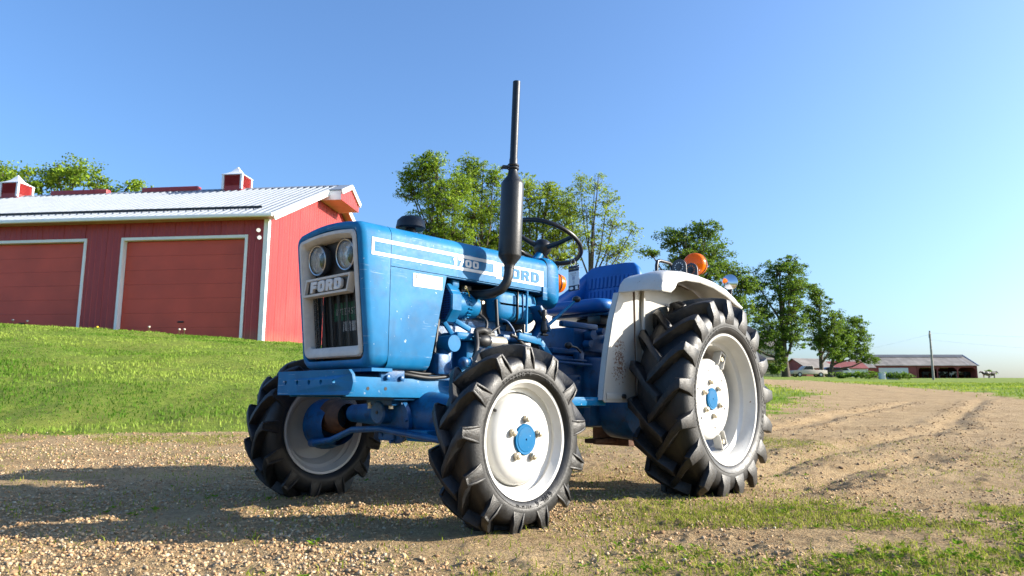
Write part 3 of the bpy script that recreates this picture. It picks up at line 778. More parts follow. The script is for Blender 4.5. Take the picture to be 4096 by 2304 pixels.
MB().box(.1,8.6,0,.12,-1,2.45).build('front_wall',M['farred'],fb,None)
MB().box(1.0,6.9,-.06,-.002,.65,1.95).build('sliding_panel',M['farwhite'],fb,None)
MB().box(0,20.6,10.8,10.95,-1,2.4).build('back_wall',M['farred'],fb,None)
for i,xp in enumerate((8.7,12.6,16.6,20.4)):
    MB().box(xp,xp+.22,0,.22,-1,2.4).build('post',M['farred'],fb,None)
    if i < 3:
        mb = MB(); xa, xb = xp+.22, (12.6,16.6,20.4)[i]
        poly = [(xa,2.45),(xa,1.55),(xa+.55,2.05),(xb-.55,2.05),(xb,1.55),(xb,2.45)]
        mb.prism(poly, lambda a_,b_,t: (a_,t,b_), .04, .16); mb.build('header',M['farred'],fb,None)
for sx in (-.28,20.88): MB().bar((sx,-.3,2.45),(sx,5.5,4.98),.12,.2).build('rake_board',M['farwhite'],fb,None)
MB().box(-.3,20.9,5.3,5.7,4.93,5.02).build('ridge_cap',M['farwhite'],fb,None)
M['fardark'] = simple('dark_roof_strip',(.085,.09,.10),.7,var=.2,scale=.5)
MB().add([(.3,4.0,4.43),(20.3,4.0,4.43),(20.6,5.28,4.98),(0,5.28,4.98)],[(0,1,2,3)]).build('ridge_shade_strip',M['fardark'],fb,None)  # shade of the open ridge, put in as a darker strip
for i in range(14): MB().add([(.1+i*1.45,-.25,2.60),(.16+i*1.45,-.25,2.60),(.16+i*1.45,3.95,4.40),(.1+i*1.45,3.95,4.40)],[(0,1,2,3)]).build('roof_batten',M['farwhite' if i in (0,13) else 'fardark'],fb,None)
rs = bldg('red_shed','red gabled shed with white side door behind the trees',2030,140,6.2,8,1.7,1.9,R_(14),M['farred'],M['farroof'])
MB().box(.12,6.1,0,.1,-1,1.65).build('front_wall',M['farred'],rs,None); MB().box(4.6,5.5,-.05,-.002,-.2,1.5).build('door',M['farwhite'],rs,None)
ws = bldg('low_shed','low white-walled shed with red roof left of the hedge',2100,142,6.6,5,1.7,1.3,R_(2),M['farwhite'],M['farred'])
MB().box(.12,6.5,0,.1,-1,1.68).build('front_wall',M['farwhite'],ws,None); MB().box(.3,1.3,-.05,-.002,-.2,1.6).build('door',M['cream'],ws,None)
ms = bldg('lean_shed','small red shed joined to the left end of the long open barn',2160,149,3.4,6,2.0,1.6,0,M['farred'],M['farroof'])
MB().box(.12,3.3,0,.1,-1,1.95).build('front_wall',M['farred'],ms,None); MB().box(1.1,2.1,-.05,-.002,.2,1.7).build('window',M['farwhite'],ms,None)
hs = bldg('farmhouse','cream farmhouse with porch rail glimpsed right of the rear tyre',1850,128,8.2,8,5.2,2.6,0,M['cream'],M['farroof'],cat='house')
MB().box(.1,8.1,0,.12,-1,5.15).build('front_wall',M['cream'],hs,None)
pr = MB().add([(-.2,-1.9,2.75),(8.4,-1.9,2.75),(8.4,.0,3.2),(-.2,.0,3.2),(-.2,-1.9,2.6),(8.4,-1.9,2.6),(8.4,0,3.05),(-.2,0,3.05)],[(0,1,2,3),(7,6,5,4),(0,4,5,1),(1,5,6,2),(2,6,7,3),(3,7,4,0)]).build('porch_roof',M['farroof'],hs,None)
for xw in (2.2,6.2):
    w_ = MB().box(xw,xw+1.1,-.06,-.002,.7,2.2).build('window',M['trim'],hs,None); MB().box(xw+.12,xw+.98,-.09,-.062,.8,2.1).build('pane',M['glass'],w_,None)
for xw in (.1,3.9,8.0): MB().box(xw,xw+.14,-1.8,-1.66,-.6,2.65).build('porch_post',M['trim'],hs,None)
MB().box(.1,8.1,-1.78,-1.70,.62,.72).box(.1,8.1,-1.78,-1.72,.1,.16).build('porch_rail',M['dark'],hs,None)

# vehicles parked in the farmyard
def vehicle(name, label, px, v, rz, kind, paint, cat):
    p, a = site(px, v, rz); o = empty(name, tuple(p), label, cat); o.rotation_euler = (0,0,a)
    L = 5.4 if kind == 'pickup' else 4.6; w = .92
    if kind == 'pickup': prof = [(0,.45),(0,.95),(.12,1.02),(1.35,1.10),(2.0,1.72),(3.1,1.76),(3.3,1.10),(5.3,1.08),(5.4,.55),(5.3,.42)]
    else: prof = [(0,.45),(.02,.85),(.95,1.0),(1.6,1.5),(2.0,1.62),(3.9,1.60),(4.45,1.1),(4.58,.6),(4.5,.42)]
    body = MB().prism(prof, lambda a_,b_,t: (a_,t,b_), -w, w).build('body', paint, o, 30, bevel=.05)
    gl = [(1.5,1.14),(2.03,1.66),(3.02,1.69),(3.12,1.14)] if kind == 'pickup' else [(1.25,1.05),(1.75,1.48),(3.75,1.5),(4.15,1.08)]
    for s in (-1,1): MB().prism(gl, lambda a_,b_,t: (a_,t,b_), s*(w-.01), s*(w+.012)).build('side_window', M['glass'], body, None)
    for wx in ((.95,4.3) if kind == 'pickup' else (.85,3.65)):
        for s in (-1,1):
            wh = MB(); wh.lathe([(-.12,.2),(-.12,.36),(.12,.36),(.12,.2)],(wx,s*(w-.08),.36),(0,1,0),18); wheel = wh.build('wheel',M['rubber'],o,40)
            MB().cyl((wx,s*(w-.0),.36),(wx,s*(w+.045),.36),.21,.19,14).build('rim',M['steel'],wheel,40)
    for s in (-1,1): MB().box(-.02,.04,s*.72-.13,s*.72+.13,.70,.86).build('headlight',M['mirror'],o,None)
    MB().box(L-.05,L+.02,-.85,.85,.5,.62).build('bumper',M['steel'],o,None)
    return o
M['tan'] = simple('dusty_white_car_paint', (.58,.50,.42), .3, var=.06); M['carblk'] = simple('dark_car_paint', (.02,.023,.03), .2, var=.1); M['carwht'] = simple('white_car_paint', (.72,.73,.75), .25, var=.04)
vehicle('pickup_truck','dusty white pickup truck parked beside the thick tree trunk',1992,114,R_(2),'pickup',M['tan'],'truck')
vehicle('parked_car','dark car parked just behind the white pickup truck',2053,124,R_(6),'car',M['carblk'],'car')
vehicle('parked_car','white car parked in the shade under the trees',2072,129,R_(-8),'car',M['carwht'],'car')

# utility pole with wires
pv = 100.; pp, pa = site(2349, pv); tp = S(2338.5, 832, pv); pz = float(pp.z)
pole = empty('utility_pole', tuple(pp), 'grey wooden utility pole standing alone in the green field', 'pole')
MB().tube([(0,0,-.3),(0,0,tp.z-pz)],[.17,.11],12).build('shaft', simple('weathered_pole_wood',(.30,.27,.24),.9,var=.3,scale=4,bump=.3), pole)
MB().bar((-.5,0,tp.z-pz-.5),(.5,0,tp.z-pz-.5),.08,.1).build('crossarm', M['bark'], pole)
for s in (-.42,.42): MB().cyl((s,0,tp.z-pz-.44),(s,0,tp.z-pz-.28),.045,.03,10).build('insulator', M['farwhite'], pole)
MB().cyl((-.2,-.1,tp.z-pz-1.0),(-.2,-.1,tp.z-pz-.55),.12,.12,12).build('transformer', M['farwhite'], pole)
M['wire'] = simple('overhead_wire', (.12,.12,.13), .6)
for k,(qx,qy,qv,zz) in enumerate(((3100,850,95,-.3),(3100,900,100,-1.3),(1900,930,118,-.5))):
    a_ = Vector((pp.x,pp.y,tp.z+zz)); e_ = S(qx,qy,qv); pts=[]
    for i in range(15):
        t = i/14; q = a_.lerp(e_, t); q.z -= 1.6*t*(1-t); pts.append(q-a_)
    w_ = MB().tube(pts,.006,5,False).build('overhead_wire', M['wire'], None, 180, loc=tuple(a_))
    tag(w_, ['upper overhead wire running right from the utility pole','lower overhead wire running right from the utility pole','overhead wire running left from the utility pole towards the trees'][k], 'wire')
# pale utility boxes by the hedge
for px,v,sx,sz,lb in ((2220,94,.6,.8,'small pale utility box at the near side of the hedge'),(2247,95,1.3,.9,'wide pale green utility box at the right end of the hedge')):
    p,a = site(px,v); o = empty('utility_box', tuple(p), lb, 'utility box'); o.rotation_euler=(0,0,a)
    MB().box(-sx/2,sx/2,-.35,.35,-.2,sz).build('cabinet', M['farwhite'] , o, bevel=.03); MB().box(-sx/2-.04,sx/2+.04,-.4,.4,sz+.002,sz+.06).build('lid', M['farwhite'], o, bevel=.015)
# cattle standing in and beside the open barn
M['cow_b'] = simple('black_hide', (.018,.016,.015), .7, var=.5, scale=3); 
t = NT('pied_hide'); c_ = t.mix(t.ramp(t.noise(1.6,2,.5),[(.48,0.),(.52,1.)]), (.02,.018,.017), (.62,.58,.53)); t.bsdf(Base_Color=c_, Roughness=.8); M['cow_p'] = t.m
M['cow_t'] = simple('tan_hide', (.36,.25,.17), .8, var=.2, scale=3)
def cow(px, v, rz, mat, label):
    p,a = site(px,v); o = empty('cow', tuple(p), label, 'cow', 'cattle at the open barn'); o.rotation_euler=(0,0,a+rz)
    loops=[]
    for x,zc,rw,rh in ((-1.0,1.02,.10,.14),(-.95,1.05,.24,.28),(-.6,1.02,.30,.34),(-.1,.98,.34,.38),(.4,1.0,.30,.37),(.72,1.08,.22,.30),(.95,1.22,.14,.20),(1.15,1.32,.12,.15),(1.35,1.25,.10,.13),(1.55,1.10,.075,.09),(1.66,1.03,.05,.06)):
        loops.append([(x, rw*math.cos(t_*math.pi/6), zc+rh*math.sin(t_*math.pi/6)) for t_ in range(12)])
    mb = MB(); mb.loft(loops,True,True,True)
    for lx in (.62,.45,-.72,-.85):
        s = 1 if lx in (.62,-.72) else -1
        bk = -.07 if lx < 0 else .03
        mb.tube([(lx,s*.17,.95),(lx-bk*.3,s*.17,.62),(lx+bk,s*.17,.36),(lx,s*.17,.08),(lx+.03,s*.17,0)],[.13,.085,.055,.05,.06],8)
    mb.tube([(-1.0,0,1.2),(-1.1,0,1.0),(-1.1,0,.5)],[.03,.025,.04],6)
    for s in (-1,1): mb.tube([(1.2,s*.1,1.40),(1.2,s*.26,1.38)],[.05,.02],6)
    body = mb.build('body', mat, o, 60)
    return o
for i,(px,v,rz,mt,lb) in enumerate(((2330,151,0.4,'cow_b','black cow in the shade of the first open bay of the long barn'),(2372,152,2.8,'cow_p','pied cow in the middle open bay of the long barn'),(2402,151,.2,'cow_p','black and white cow at the left of the last open bay'),(2418,152.5,3.0,'cow_t','tan cow in the last open bay of the long barn'),(2436,151,.3,'cow_b','black cow at the right post of the long barn'),(2482,150,3.3,'cow_p','pied cow standing just right of the long barn'),(2497,152,.2,'cow_b','black cow at the right of the pied cow beside the barn'))):
    cow(px, v, rz, M[mt], lb)
# dandelion heads and seed stalks standing along the foot of the barn
def stalk(px, v, kind, label):
    u_ = uvpx(px, v); z_ = Hp(u_, v); o = empty('dandelion', tuple(W(u_, v, z_)), label, 'dandelion', 'dandelions below the barn')
    h_ = .26 if kind else .20
    MB().tube([(0,0,0),(.02,.0,h_*.6),(.03,.01,h_)],.006,5).build('stem', M['leafstem'], o, 60)
    MB().sphere((.03,.01,h_+.02),(.045,.045,.035),10,6).build('flower_head', M['seed'] if kind else M['yellow'], o, 60)
M['leafstem'] = simple('stalk_green', (.10,.16,.03), .8); M['seed'] = simple('pale_seed_head', (.52,.46,.40), .9, var=.2, scale=60); M['yellow'] = simple('yellow_petal', (.75,.48,.02), .7, var=.1, scale=60)
stalk(234, 25.2, 0, 'yellow dandelion in front of the white jamb of the right barn door'); stalk(366, 25.0, 1, 'pale seed head below the right barn door')
stalk(443, 24.6, 1, 'left of the two seed heads below the right half of the right barn door'); stalk(456, 24.8, 1, 'right of the two seed heads below the right half of the right barn door'); stalk(18, 26.0, 1, 'leftmost seed head below the left barn door'); stalk(55, 26.0, 1, 'seed head below the left barn door, second from the frame edge')
# ------------------------------------------------------------------ tractor  (x forward, y left, z up; rear axle above the origin)
TR = empty('tractor', (0,0,0), 'blue compact tractor with white wheels and tall black exhaust on the gravel', 'tractor')
def part(mb, name, mat, parent=None, smooth=35, bevel=None): return mb.build(name, mat, parent or TR, smooth, bevel)
def rrect(y0, y1, z0, z1, r, n=5, crown=0.):
    """rounded rectangle outline (y, z), counter-clockwise"""
    out=[]
    for cy,cz,a0 in ((y1-r,z0+r,-90),(y1-r,z1-r,0),(y0+r,z1-r,90),(y0+r,z0+r,180)):
        for k in range(n+1):
            a = R_(a0+90*k/n); out.append((cy+r*math.cos(a), cz+r*math.sin(a)))
        if crown and a0 == 0:
            m_=6
            for k in range(1,m_):
                yy = (y1-r)+(y0+r-(y1-r))*k/m_; t_ = (yy-(y0+y1)/2)/((y1-y0)/2-r); out.append((yy, z1+crown*(1-t_*t_)))
    return out
GX = lambda z: 1.8305+.11*(z-.632)            # leaning front face of the nose
HWD = .240
# --- nose shell around the grille
loops=[]
for off, ins in ((None,0),(-.030,0.),(-.012,.004),(-.003,.012),(.0,.024),(-.004,.033),(-.05,.034)):
    l = rrect(-HWD+ins, HWD-ins, .588+ins, 1.168-ins, max(.052-ins*.6,.018), 5, .016)
    loops.append([((1.736 if off is None else GX(z)+off), y, z) for y,z in l])
nose = part(MB().loft(loops), 'nose_shell', M['blue'], None, 50)
MB().box(1.70,1.80,-.225,.225,.575,.588).build('nose_floor', M['blue'], nose)
# --- hood (bonnet) top, open below
def hood_sec(x, zb, y=HWD, zt=1.168):
    l = rrect(-y, y, zb-.05, zt, .052, 6, .018)
    return [(x,)+p for p in l if p[1] > zb-.001 or False]
def hoodloop(x, zb, hw=HWD, dz=0.):
    pts=[(hw,zb)]
    r=.052; zt=1.168+dz
    for k in range(9):
        a=R_(90*k/8); pts.append((hw-r+r*math.cos(a), zt-r+r*math.sin(a)))
    m_=8
    for k in range(1,m_):
        yy=(hw-r)*(1-2*k/m_); t_=yy/(hw-r); pts.append((yy, zt+.018*(1-t_*t_)))
    for k in range(9):
        a=R_(90+90*k/8); pts.append((-hw+r+r*math.cos(a), zt-r+r*math.sin(a)))
    pts.append((-hw,zb)); return [(x,y,z) for y,z in pts]
hl=[hoodloop(1.7335,.998), hoodloop(1.4,.998), hoodloop(1.0,.998), hoodloop(.760,.998)]
inn=[[(x, y*.975, z-.006 if z>1.05 else z) for x,y,z in l] for l in hl]
hood = MB().loft(hl, False); n0=len(hl[0])
hood.loft(inn, False, flip=True)
for a,b in ((0,0),(3,3)): hood.loft([hl[a],inn[b]], False)
for k in (0,n0-1): hood.add([hl[0][k],hl[3][k],inn[3][k],inn[0][k]],[(0,1,2,3)])
hood = part(hood,'hood',M['blue'],None,50)
for s in (-1,1):
    MB().box(.765,1.43,s*.234,s*.205,.992,.998).build('hood_lip', M['blue'], hood)
# --- side panels under the hood
for s in (1,-1):
    o = [(1.7335,.9955),(1.433,.9955),(1.516,.612),(1.522,.586),(1.7335,.580)]
    mb = MB()
    rows=[]
    for t,ins in ((.9955,0.),(.9,0.),(.75,0.),(.64,.0),(.605,.006),(.588,.020),(.582,.045)):
        xr = 1.433+(.9955-t)/(.9955-.586)*(1.520-1.433)
        rows.append([(1.7335,s*(HWD-ins),t),(xr,s*(HWD-ins),t)])
    vs=[p for r in rows for p in r]; fs=[(2*i,2*i+1,2*i+3,2*i+2) for i in range(len(rows)-1)]
    mb.add(vs,fs); mb.add([(x,y-s*.012,z) for x,y,z in vs],[f[::-1] for f in fs])
    k=len(rows)
    for i in range(k-1): mb.add([vs[2*i+1],vs[2*i+3],(vs[2*i+3][0],vs[2*i+3][1]-s*.012,vs[2*i+3][2]),(vs[2*i+1][0],vs[2*i+1][1]-s*.012,vs[2*i+1][2])],[(0,1,2,3)])
    pn = part(mb,'side_panel',M['blue'],None,40)
# --- dash cowl behind the hood
loops=[]
for x,hw,zb,zt in ((.755,.238,.955,1.180),(.735,.243,.945,1.184),(.700,.243,.935,1.182),(.672,.238,.925,1.172),(.652,.226,.935,1.150),(.640,.205,.955,1.115),(.636,.170,.985,1.075)):
    l = rrect(-hw,hw,zb,zt,.055,6); loops.append([(x,y,z) for y,z in l])
cowl = part(MB().loft(loops,True,True,True),'dash_cowl',M['blue'],None,50)
MB().loft([[(.7585,y,z) for y,z in rrect(-.236,.236,.985,1.176,.05,6)],[(.7505,y,z) for y,z in rrect(-.2385,.2385,.97,1.178,.05,6)]]).build('gap_seal',M['black'],cowl)
MB().box(.765,.800,.2415,.2465,.955,1.022).build('hood_latch',M['blue'],cowl,bevel=.003)
# --- decals
D = .0018
def decal(x0,x1,z0,z1,name='stripe',mat='decal',side=1,off=D,parent=hood):
    return MB().add([(x0,side*(HWD+off),z0),(x1,side*(HWD+off),z0),(x1,side*(HWD+off),z1),(x0,side*(HWD+off),z1)],[(0,1,2,3)]).build(name,M[mat],parent,None)
def glyph(ch):
    def rr(x0,y0,x1,y1,r,n=4):
        return [p for p in rrect(x0,x1,y0,y1,r,n)]
    if ch=='F': return .78,[[(0,0),(0,1),(.78,1),(.78,.74),(.30,.74),(.30,.61),(.70,.61),(.70,.36),(.30,.36),(.30,0)]]
    if ch in 'O0': return .86,[rr(0,0,.86,1,.26),rr(.29,.25,.57,.75,.10)[::-1]]
    if ch=='R': return .86,[[(0,0),(0,1),(.58,1),(.75,.93),(.82,.80),(.82,.60),(.76,.48),(.68,.43),(.86,0),(.54,0),(.41,.38),(.30,.38),(.30,0)],[(.30,.59),(.47,.59),(.53,.63),(.53,.73),(.47,.77),(.30,.77)]]
    if ch=='D': return .85,[[(0,0),(0,1),(.55,1),(.76,.92),(.85,.74),(.85,.26),(.76,.08),(.55,0)],[(.30,.24),(.47,.24),(.55,.33),(.55,.67),(.47,.76),(.30,.76)]]
    if ch=='1': return .50,[[(.18,0),(.18,.68),(0,.62),(0,.84),(.22,1),(.50,1),(.50,0)]]
    if ch=='7': return .80,[[(0,1),(.80,1),(.80,.80),(.48,0),(.17,0),(.46,.75),(0,.75)]]
def letters(text, h, fn, depth, name, mat, parent, gap=.16, wscale=1., shear=0., bevel=0.):
    """block letters; fn(a, b, t): a along the line, b up, t out of the surface"""
    x=0.; out=[]
    for ch in text:
        w,loops=glyph(ch)
        cu=bpy.data.curves.new('g','CURVE'); cu.dimensions='2D'; cu.fill_mode='BOTH'; cu.extrude=depth/2/h; cu.bevel_depth=bevel/h; cu.bevel_resolution=1
        for l in loops:
            sp=cu.splines.new('POLY'); sp.points.add(len(l)-1); sp.use_cyclic_u=True
            for q,(a,b) in zip(sp.points,l): q.co=(a,b,0,1)
        ob=bpy.data.objects.new('g',cu); C.objects.link(ob); bpy.context.view_layer.update()
        me=bpy.data.meshes.new_from_object(ob.evaluated_get(bpy.context.evaluated_depsgraph_get())); bpy.data.objects.remove(ob); bpy.data.curves.remove(cu)
        for v in me.vertices:
            a,b,t=v.co; v.co=fn((x+a*wscale+shear*b)*h, b*h, t*h+depth/2)
        me.materials.clear(); me.materials.append(mat); me.update()
        import bmesh
        bm=bmesh.new(); bm.from_mesh(me); bmesh.ops.remove_doubles(bm,verts=bm.verts,dist=1e-6); bmesh.ops.recalc_face_normals(bm,faces=bm.faces); bm.to_mesh(me); bm.free()
        out.append(link(name,me,parent)); x+=w*wscale+gap
    return out
for s in (1,-1):
    sx = lambda x: x
    decal(1.818,1.146,1.086,1.101,side=s); decal(1.818,1.146,1.031,1.045,side=s); decal(1.831,1.8182,1.031,1.101,side=s); decal(1.1458,1.128,1.031,1.101,side=s)
    decal(1.1278,.790,1.022,1.098,side=s,name='name_panel')
    if s==1:
        fL=lambda a,b,t: (1.398-a, HWD+D+t*.2, 1.049+b)
        fN=lambda a,b,t: (1.092-a, HWD+2*D+t*.2, 1.034+b)
    else:
        fL=lambda a,b,t: (1.232+a, -HWD-D-t*.2, 1.049+b); fN=lambda a,b,t: (.822+a, -HWD-2*D-t*.2, 1.034+b)
    letters('1700',.033,fL,.002,'numeral',M['decal'],hood,.22,1.35)
    letters('FORD',.052,fN,.002,'letter',M['blue'],hood,.20,1.35)
st = MB().add([(1.618,HWD+.0015,.929),(1.460,HWD+.0015,.929),(1.457,HWD+.0015,.984),(1.618,HWD+.0015,.984)],[(0,1,2,3)]).build('dealer_sticker',M['decal'],TR,None)
M['ink'] = simple('printed_ink',(.06,.06,.07),.5)
def flat_text(body,size,fn,mat,parent,name='print'):
    cu=bpy.data.curves.new('t','FONT'); cu.body=body; cu.size=size; ob=bpy.data.objects.new('t',cu); C.objects.link(ob); bpy.context.view_layer.update()
    me=bpy.data.meshes.new_from_object(ob.evaluated_get(bpy.context.evaluated_depsgraph_get())); bpy.data.objects.remove(ob); bpy.data.curves.remove(cu)
    for v in me.vertices: v.co=fn(v.co.x,v.co.y,v.co.z)
    me.materials.clear(); me.materials.append(mat); me.update(); return link(name,me,parent)
sf=lambda dx,dz: (lambda a,b,t: (1.572-dx-a, HWD+.0022, dz+b))
flat_text('KRAMBECK MOTORS',.0105,sf(0,.969),M['ink'],st); flat_text('MONTICELLO, IOWA',.0095,sf(.008,.957),M['ink'],st)
for i,wd_ in enumerate((.085,.092,.09,.05)):
    MB().box(1.562,1.562-wd_,HWD+.0019,HWD+.0021,.948-i*.0052,.9495-i*.0052).build('print_line',M['ink'],st,None)
for s in (-1,1):                                     # wheat-leaf emblem
    for i in range(3):
        z=.957+i*.008; MB().add([(1.597,HWD+.0022,z),(1.597-s*.008,HWD+.0022,z+.007),(1.597-s*.010,HWD+.0022,z+.014),(1.597-s*.002,HWD+.0022,z+.008)],[(0,1,2,3)]).build('emblem_leaf',M['ink'],st,None)
# --- grille: frame, mesh, ribs, badge, lamps
def Gp(y,z,off=0.): return (GX(z)+off, y, z)
gl=[]
for ins,off in ((0.,-.002),(.004,.006),(.016,.007),(.030,-.008),(.032,-.055)):
    l=rrect(-.206+ins,.206-ins,.633+ins*(1.2 if ins<.03 else 1.4),1.134-ins,.030-ins*.5,4,.012); gl.append([Gp(y,z,off) for y,z in l])
grille=part(MB().loft(gl),'grille_frame',M['grey'],None,45)
MB().add([Gp(-.178,.634,-.03),Gp(.178,.634,-.03),Gp(.178,.676,-.012),Gp(-.178,.676,-.012),Gp(-.178,.676,-.05),Gp(.178,.676,-.05)],[(0,1,2,3),(3,2,5,4)]).build('grille_sill',M['grey'],grille,None)
t=NT('perforated_grille_sheet'); co=t.coord()
mp=t.n('Mapping'); t.t.links.new(co,mp.inputs[0]); mp.inputs['Scale'].default_value=(0,1,1)
vr=t.n('TexVoronoi'); vr.inputs['Scale'].default_value=210; vr.inputs['Randomness'].default_value=.15; t.t.links.new(mp.outputs[0],vr.inputs['Vector'])
hole=t.ramp(vr.outputs['Distance'],[(.40,1.),(.44,0.)])
pb=t.n('BsdfPrincipled'); t.set(pb.inputs['Base Color'],(.018,.017,.017)); pb.inputs['Roughness'].default_value=.5
tp_=t.n('BsdfTransparent'); mx=t.n('MixShader'); t.t.links.new(hole,mx.inputs[0]); t.t.links.new(pb.outputs[0],mx.inputs[1]); t.t.links.new(tp_.outputs[0],mx.inputs[2]); t.t.links.new(mx.outputs[0],t.out.inputs[0]); M['perf']=t.m
mb=MB(); zz=[.672,.80,.93]; prof=[]
for k in range(6):
    y0=-.178+k*.0593; prof += [(y0,-.040),(y0+.014,-.040),(y0+.020,-.022),(y0+.036,-.022),(y0+.042,-.040)]
prof.append((.178,-.040))
mb.loft([[Gp(y,z,o) for y,o in prof] for z in zz],False); mb.build('grille_mesh',M['perf'],grille,None)
MB().add([Gp(-.178,.90,-.05),Gp(.178,.90,-.05),Gp(.178,1.12,-.05),Gp(-.178,1.12,-.05)],[(0,1,2,3)]).build('lamp_backplate',M['dark'],grille,None)
MB().box(1.73,1.735,-.22,.22,.60,1.15).build('radiator_core',M['dark'],grille)
bat=MB().box(1.742,1.772,-.10,.20,.60,.885).build('battery',M['black'],TR,bevel=.004)
M['green']=simple('green_label',(.012,.16,.06),.4); M['labelw']=simple('pale_label',(.62,.63,.62),.4)
lb_=MB().box(1.7725,1.7735,-.09,.185,.790,.868).build('green_label',M['green'],bat,None)
flat_text('INTERSTATE',.040,lambda a,b,t_:(1.7745,-.078+a,.815+b),M['labelw'],bat,'lettering')
MB().box(1.7725,1.7735,-.02,.185,.745,.787).build('white_label',M['labelw'],bat,None)
# badge: slanted frame and raised letters
sh=.42; bz0,bz1=.890,.962; B0=lambda a,b,t: Gp(a+sh*(b-(bz0+bz1)/2), b, -.016+t)
fr=MB(); 
def ring(yo,zo,t): return [B0(-.163+yo,bz0+zo,t),B0(.158-yo,bz0+zo,t),B0(.158-yo,bz1-zo,t),B0(-.163+yo,bz1-zo,t)]
fr.loft([ring(-.004,-.004,0),ring(0,0,.030),ring(.009,.009,.030),ring(.011,.011,.018)],True)
badge=fr.build('name_badge',M['grey'],grille,None); MB().add(ring(.011,.011,.018),[(0,1,2,3)]).build('badge_field',M['black'],badge,None)
letters('FORD',.043,lambda a,b,t: Gp(-.118+a, bz0+.0145+b, .003+t),.012,'letter',M['letter'],badge,.28,1.28,.22,.0012)
# headlamps
def lens_mat():
    t=NT('fluted_headlamp_glass'); co=t.coord(); wv=t.n('TexWave'); wv.wave_type='BANDS'; wv.bands_direction='Y'; wv.inputs['Scale'].default_value=70; wv.inputs['Distortion'].default_value=1.5; t.t.links.new(co,wv.inputs['Vector'])
    nrm=t.bump(wv.outputs['Fac'],.5,.004)
    g=t.n('BsdfGlossy'); g.inputs['Roughness'].default_value=.06; t.set(g.inputs['Normal'],nrm); tr=t.n('BsdfTransparent'); tr.inputs['Color'].default_value=(.94,.95,.96,1)
    fz=t.n('Fresnel'); fz.inputs['IOR'].default_value=1.6; t.set(fz.inputs['Normal'],nrm)
    mx=t.n('MixShader'); t.t.links.new(fz.outputs[0],mx.inputs[0]); t.t.links.new(tr.outputs[0],mx.inputs[1]); t.t.links.new(g.outputs[0],mx.inputs[2]); t.t.links.new(mx.outputs[0],t.out.inputs[0]); return t.m
M['lens']=lens_mat()
t=NT('lamp_reflector'); wv=t.n('TexWave'); wv.bands_direction='Y'; wv.inputs['Scale'].default_value=45; wv.inputs['Distortion'].default_value=2.; t.t.links.new(t.coord(),wv.inputs['Vector'])
b_=t.bsdf(Base_Color=(.95,.95,.93),Metallic=0.,Roughness=.15); t.set(b_.inputs['Normal'],t.bump(wv.outputs['Fac'],.35,.004)); M['reflector']=t.m
for y in (-.100,.104):
    c_=Vector(Gp(y,1.045,-.030)); ax_=Vector((1,0,-.11)).normalized()
    lamp=MB().lathe([(-.045,.050),(-.01,.064),(.010,.0655),(.016,.063),(.014,.058)],c_,ax_,36).build('headlamp',M['bracket'],grille,50)
    MB().lathe([(.010,.0585),(-.006,.050),(-.022,.035),(-.032,.015),(-.034,0.)],c_,ax_,36).build('reflector',M['reflector'],lamp,70)
    MB().lathe([(.012,.059),(.017,.050),(.021,.030),(.0225,0.)],c_,ax_,36).build('lens',M['lens'],lamp,70)
    MB().lathe([(.0155,.0645),(.018,.062),(.0165,.0585),(.011,.0595)],c_,ax_,36).build('bezel',M['steel'],lamp,50)
# --- air pre-cleaner cap on the hood
cap=MB().lathe([(-.02,.024),(.044,.024),(.044,.062),(.051,.068),(.057,.067),(.084,.062),(.100,.046),(.106,.026),(.107,0.)],(1.445,0.,1.192),(0,0,1),28); part(cap,'air_cleaner_cap',M['exhaust'],None,40)
# --- exhaust
ex=MB().tube([(1.235,.15,.940),(1.233,.20,.938),(1.222,.255,.934),(1.205,.298,.938),(1.185,.330,.955),(1.170,.347,.985),(1.162,.352,1.02),(1.158,.352,1.062)],.0215,18)
ex=part(ex,'exhaust_elbow',M['exhaust'],None,60)
MB().box(1.205,1.27,.145,.160,.895,.985).build('flange',M['dark'],ex,bevel=.004)
for zc in (.908,.972): MB().cyl((1.222+ (zc-.908)*.5,.160,zc),(1.222+(zc-.908)*.5,.172,zc),.009,.009,6).build('flange_bolt',M['zinc'],ex)
A0=Vector((1.158,.352,1.050)); A1=Vector((1.112,.352,1.957)); axm=(A1-A0).normalized(); Lm=(A1-A0).length
muf=part(MB().lathe([(0,.0235),(.012,.0235),(.020,.026),(.052,.050),(.060,.0525),(.395,.0525),(.405,.050),(.440,.026),(.462,.022)],A0,axm,36),'muffler',M['exhaust'],None,50)
sk=part(MB().lathe([(.455,.0195),(.52,.0195),(.525,.0178),(Lm,.0178),(Lm,.015),(.6,.015)],A0,axm,26),'exhaust_stack',M['exhaust'],None,50)
cl_=MB().lathe([(.470,.0255),(.474,.0275),(.480,.0255)],A0,axm,24).lathe([(.484,.0255),(.488,.0275),(.494,.0255)],A0,axm,24)
cp=A0+axm*.48; cl_.bar(cp+Vector((.02,-.015,0)),cp+Vector((.04,-.030,0)),.012,.016); cl_.cyl(cp+Vector((.028,-.045,.0)),cp+Vector((.044,-.020,.0)),.007,.007,6); cl_.build('clamp',M['dark'],sk)
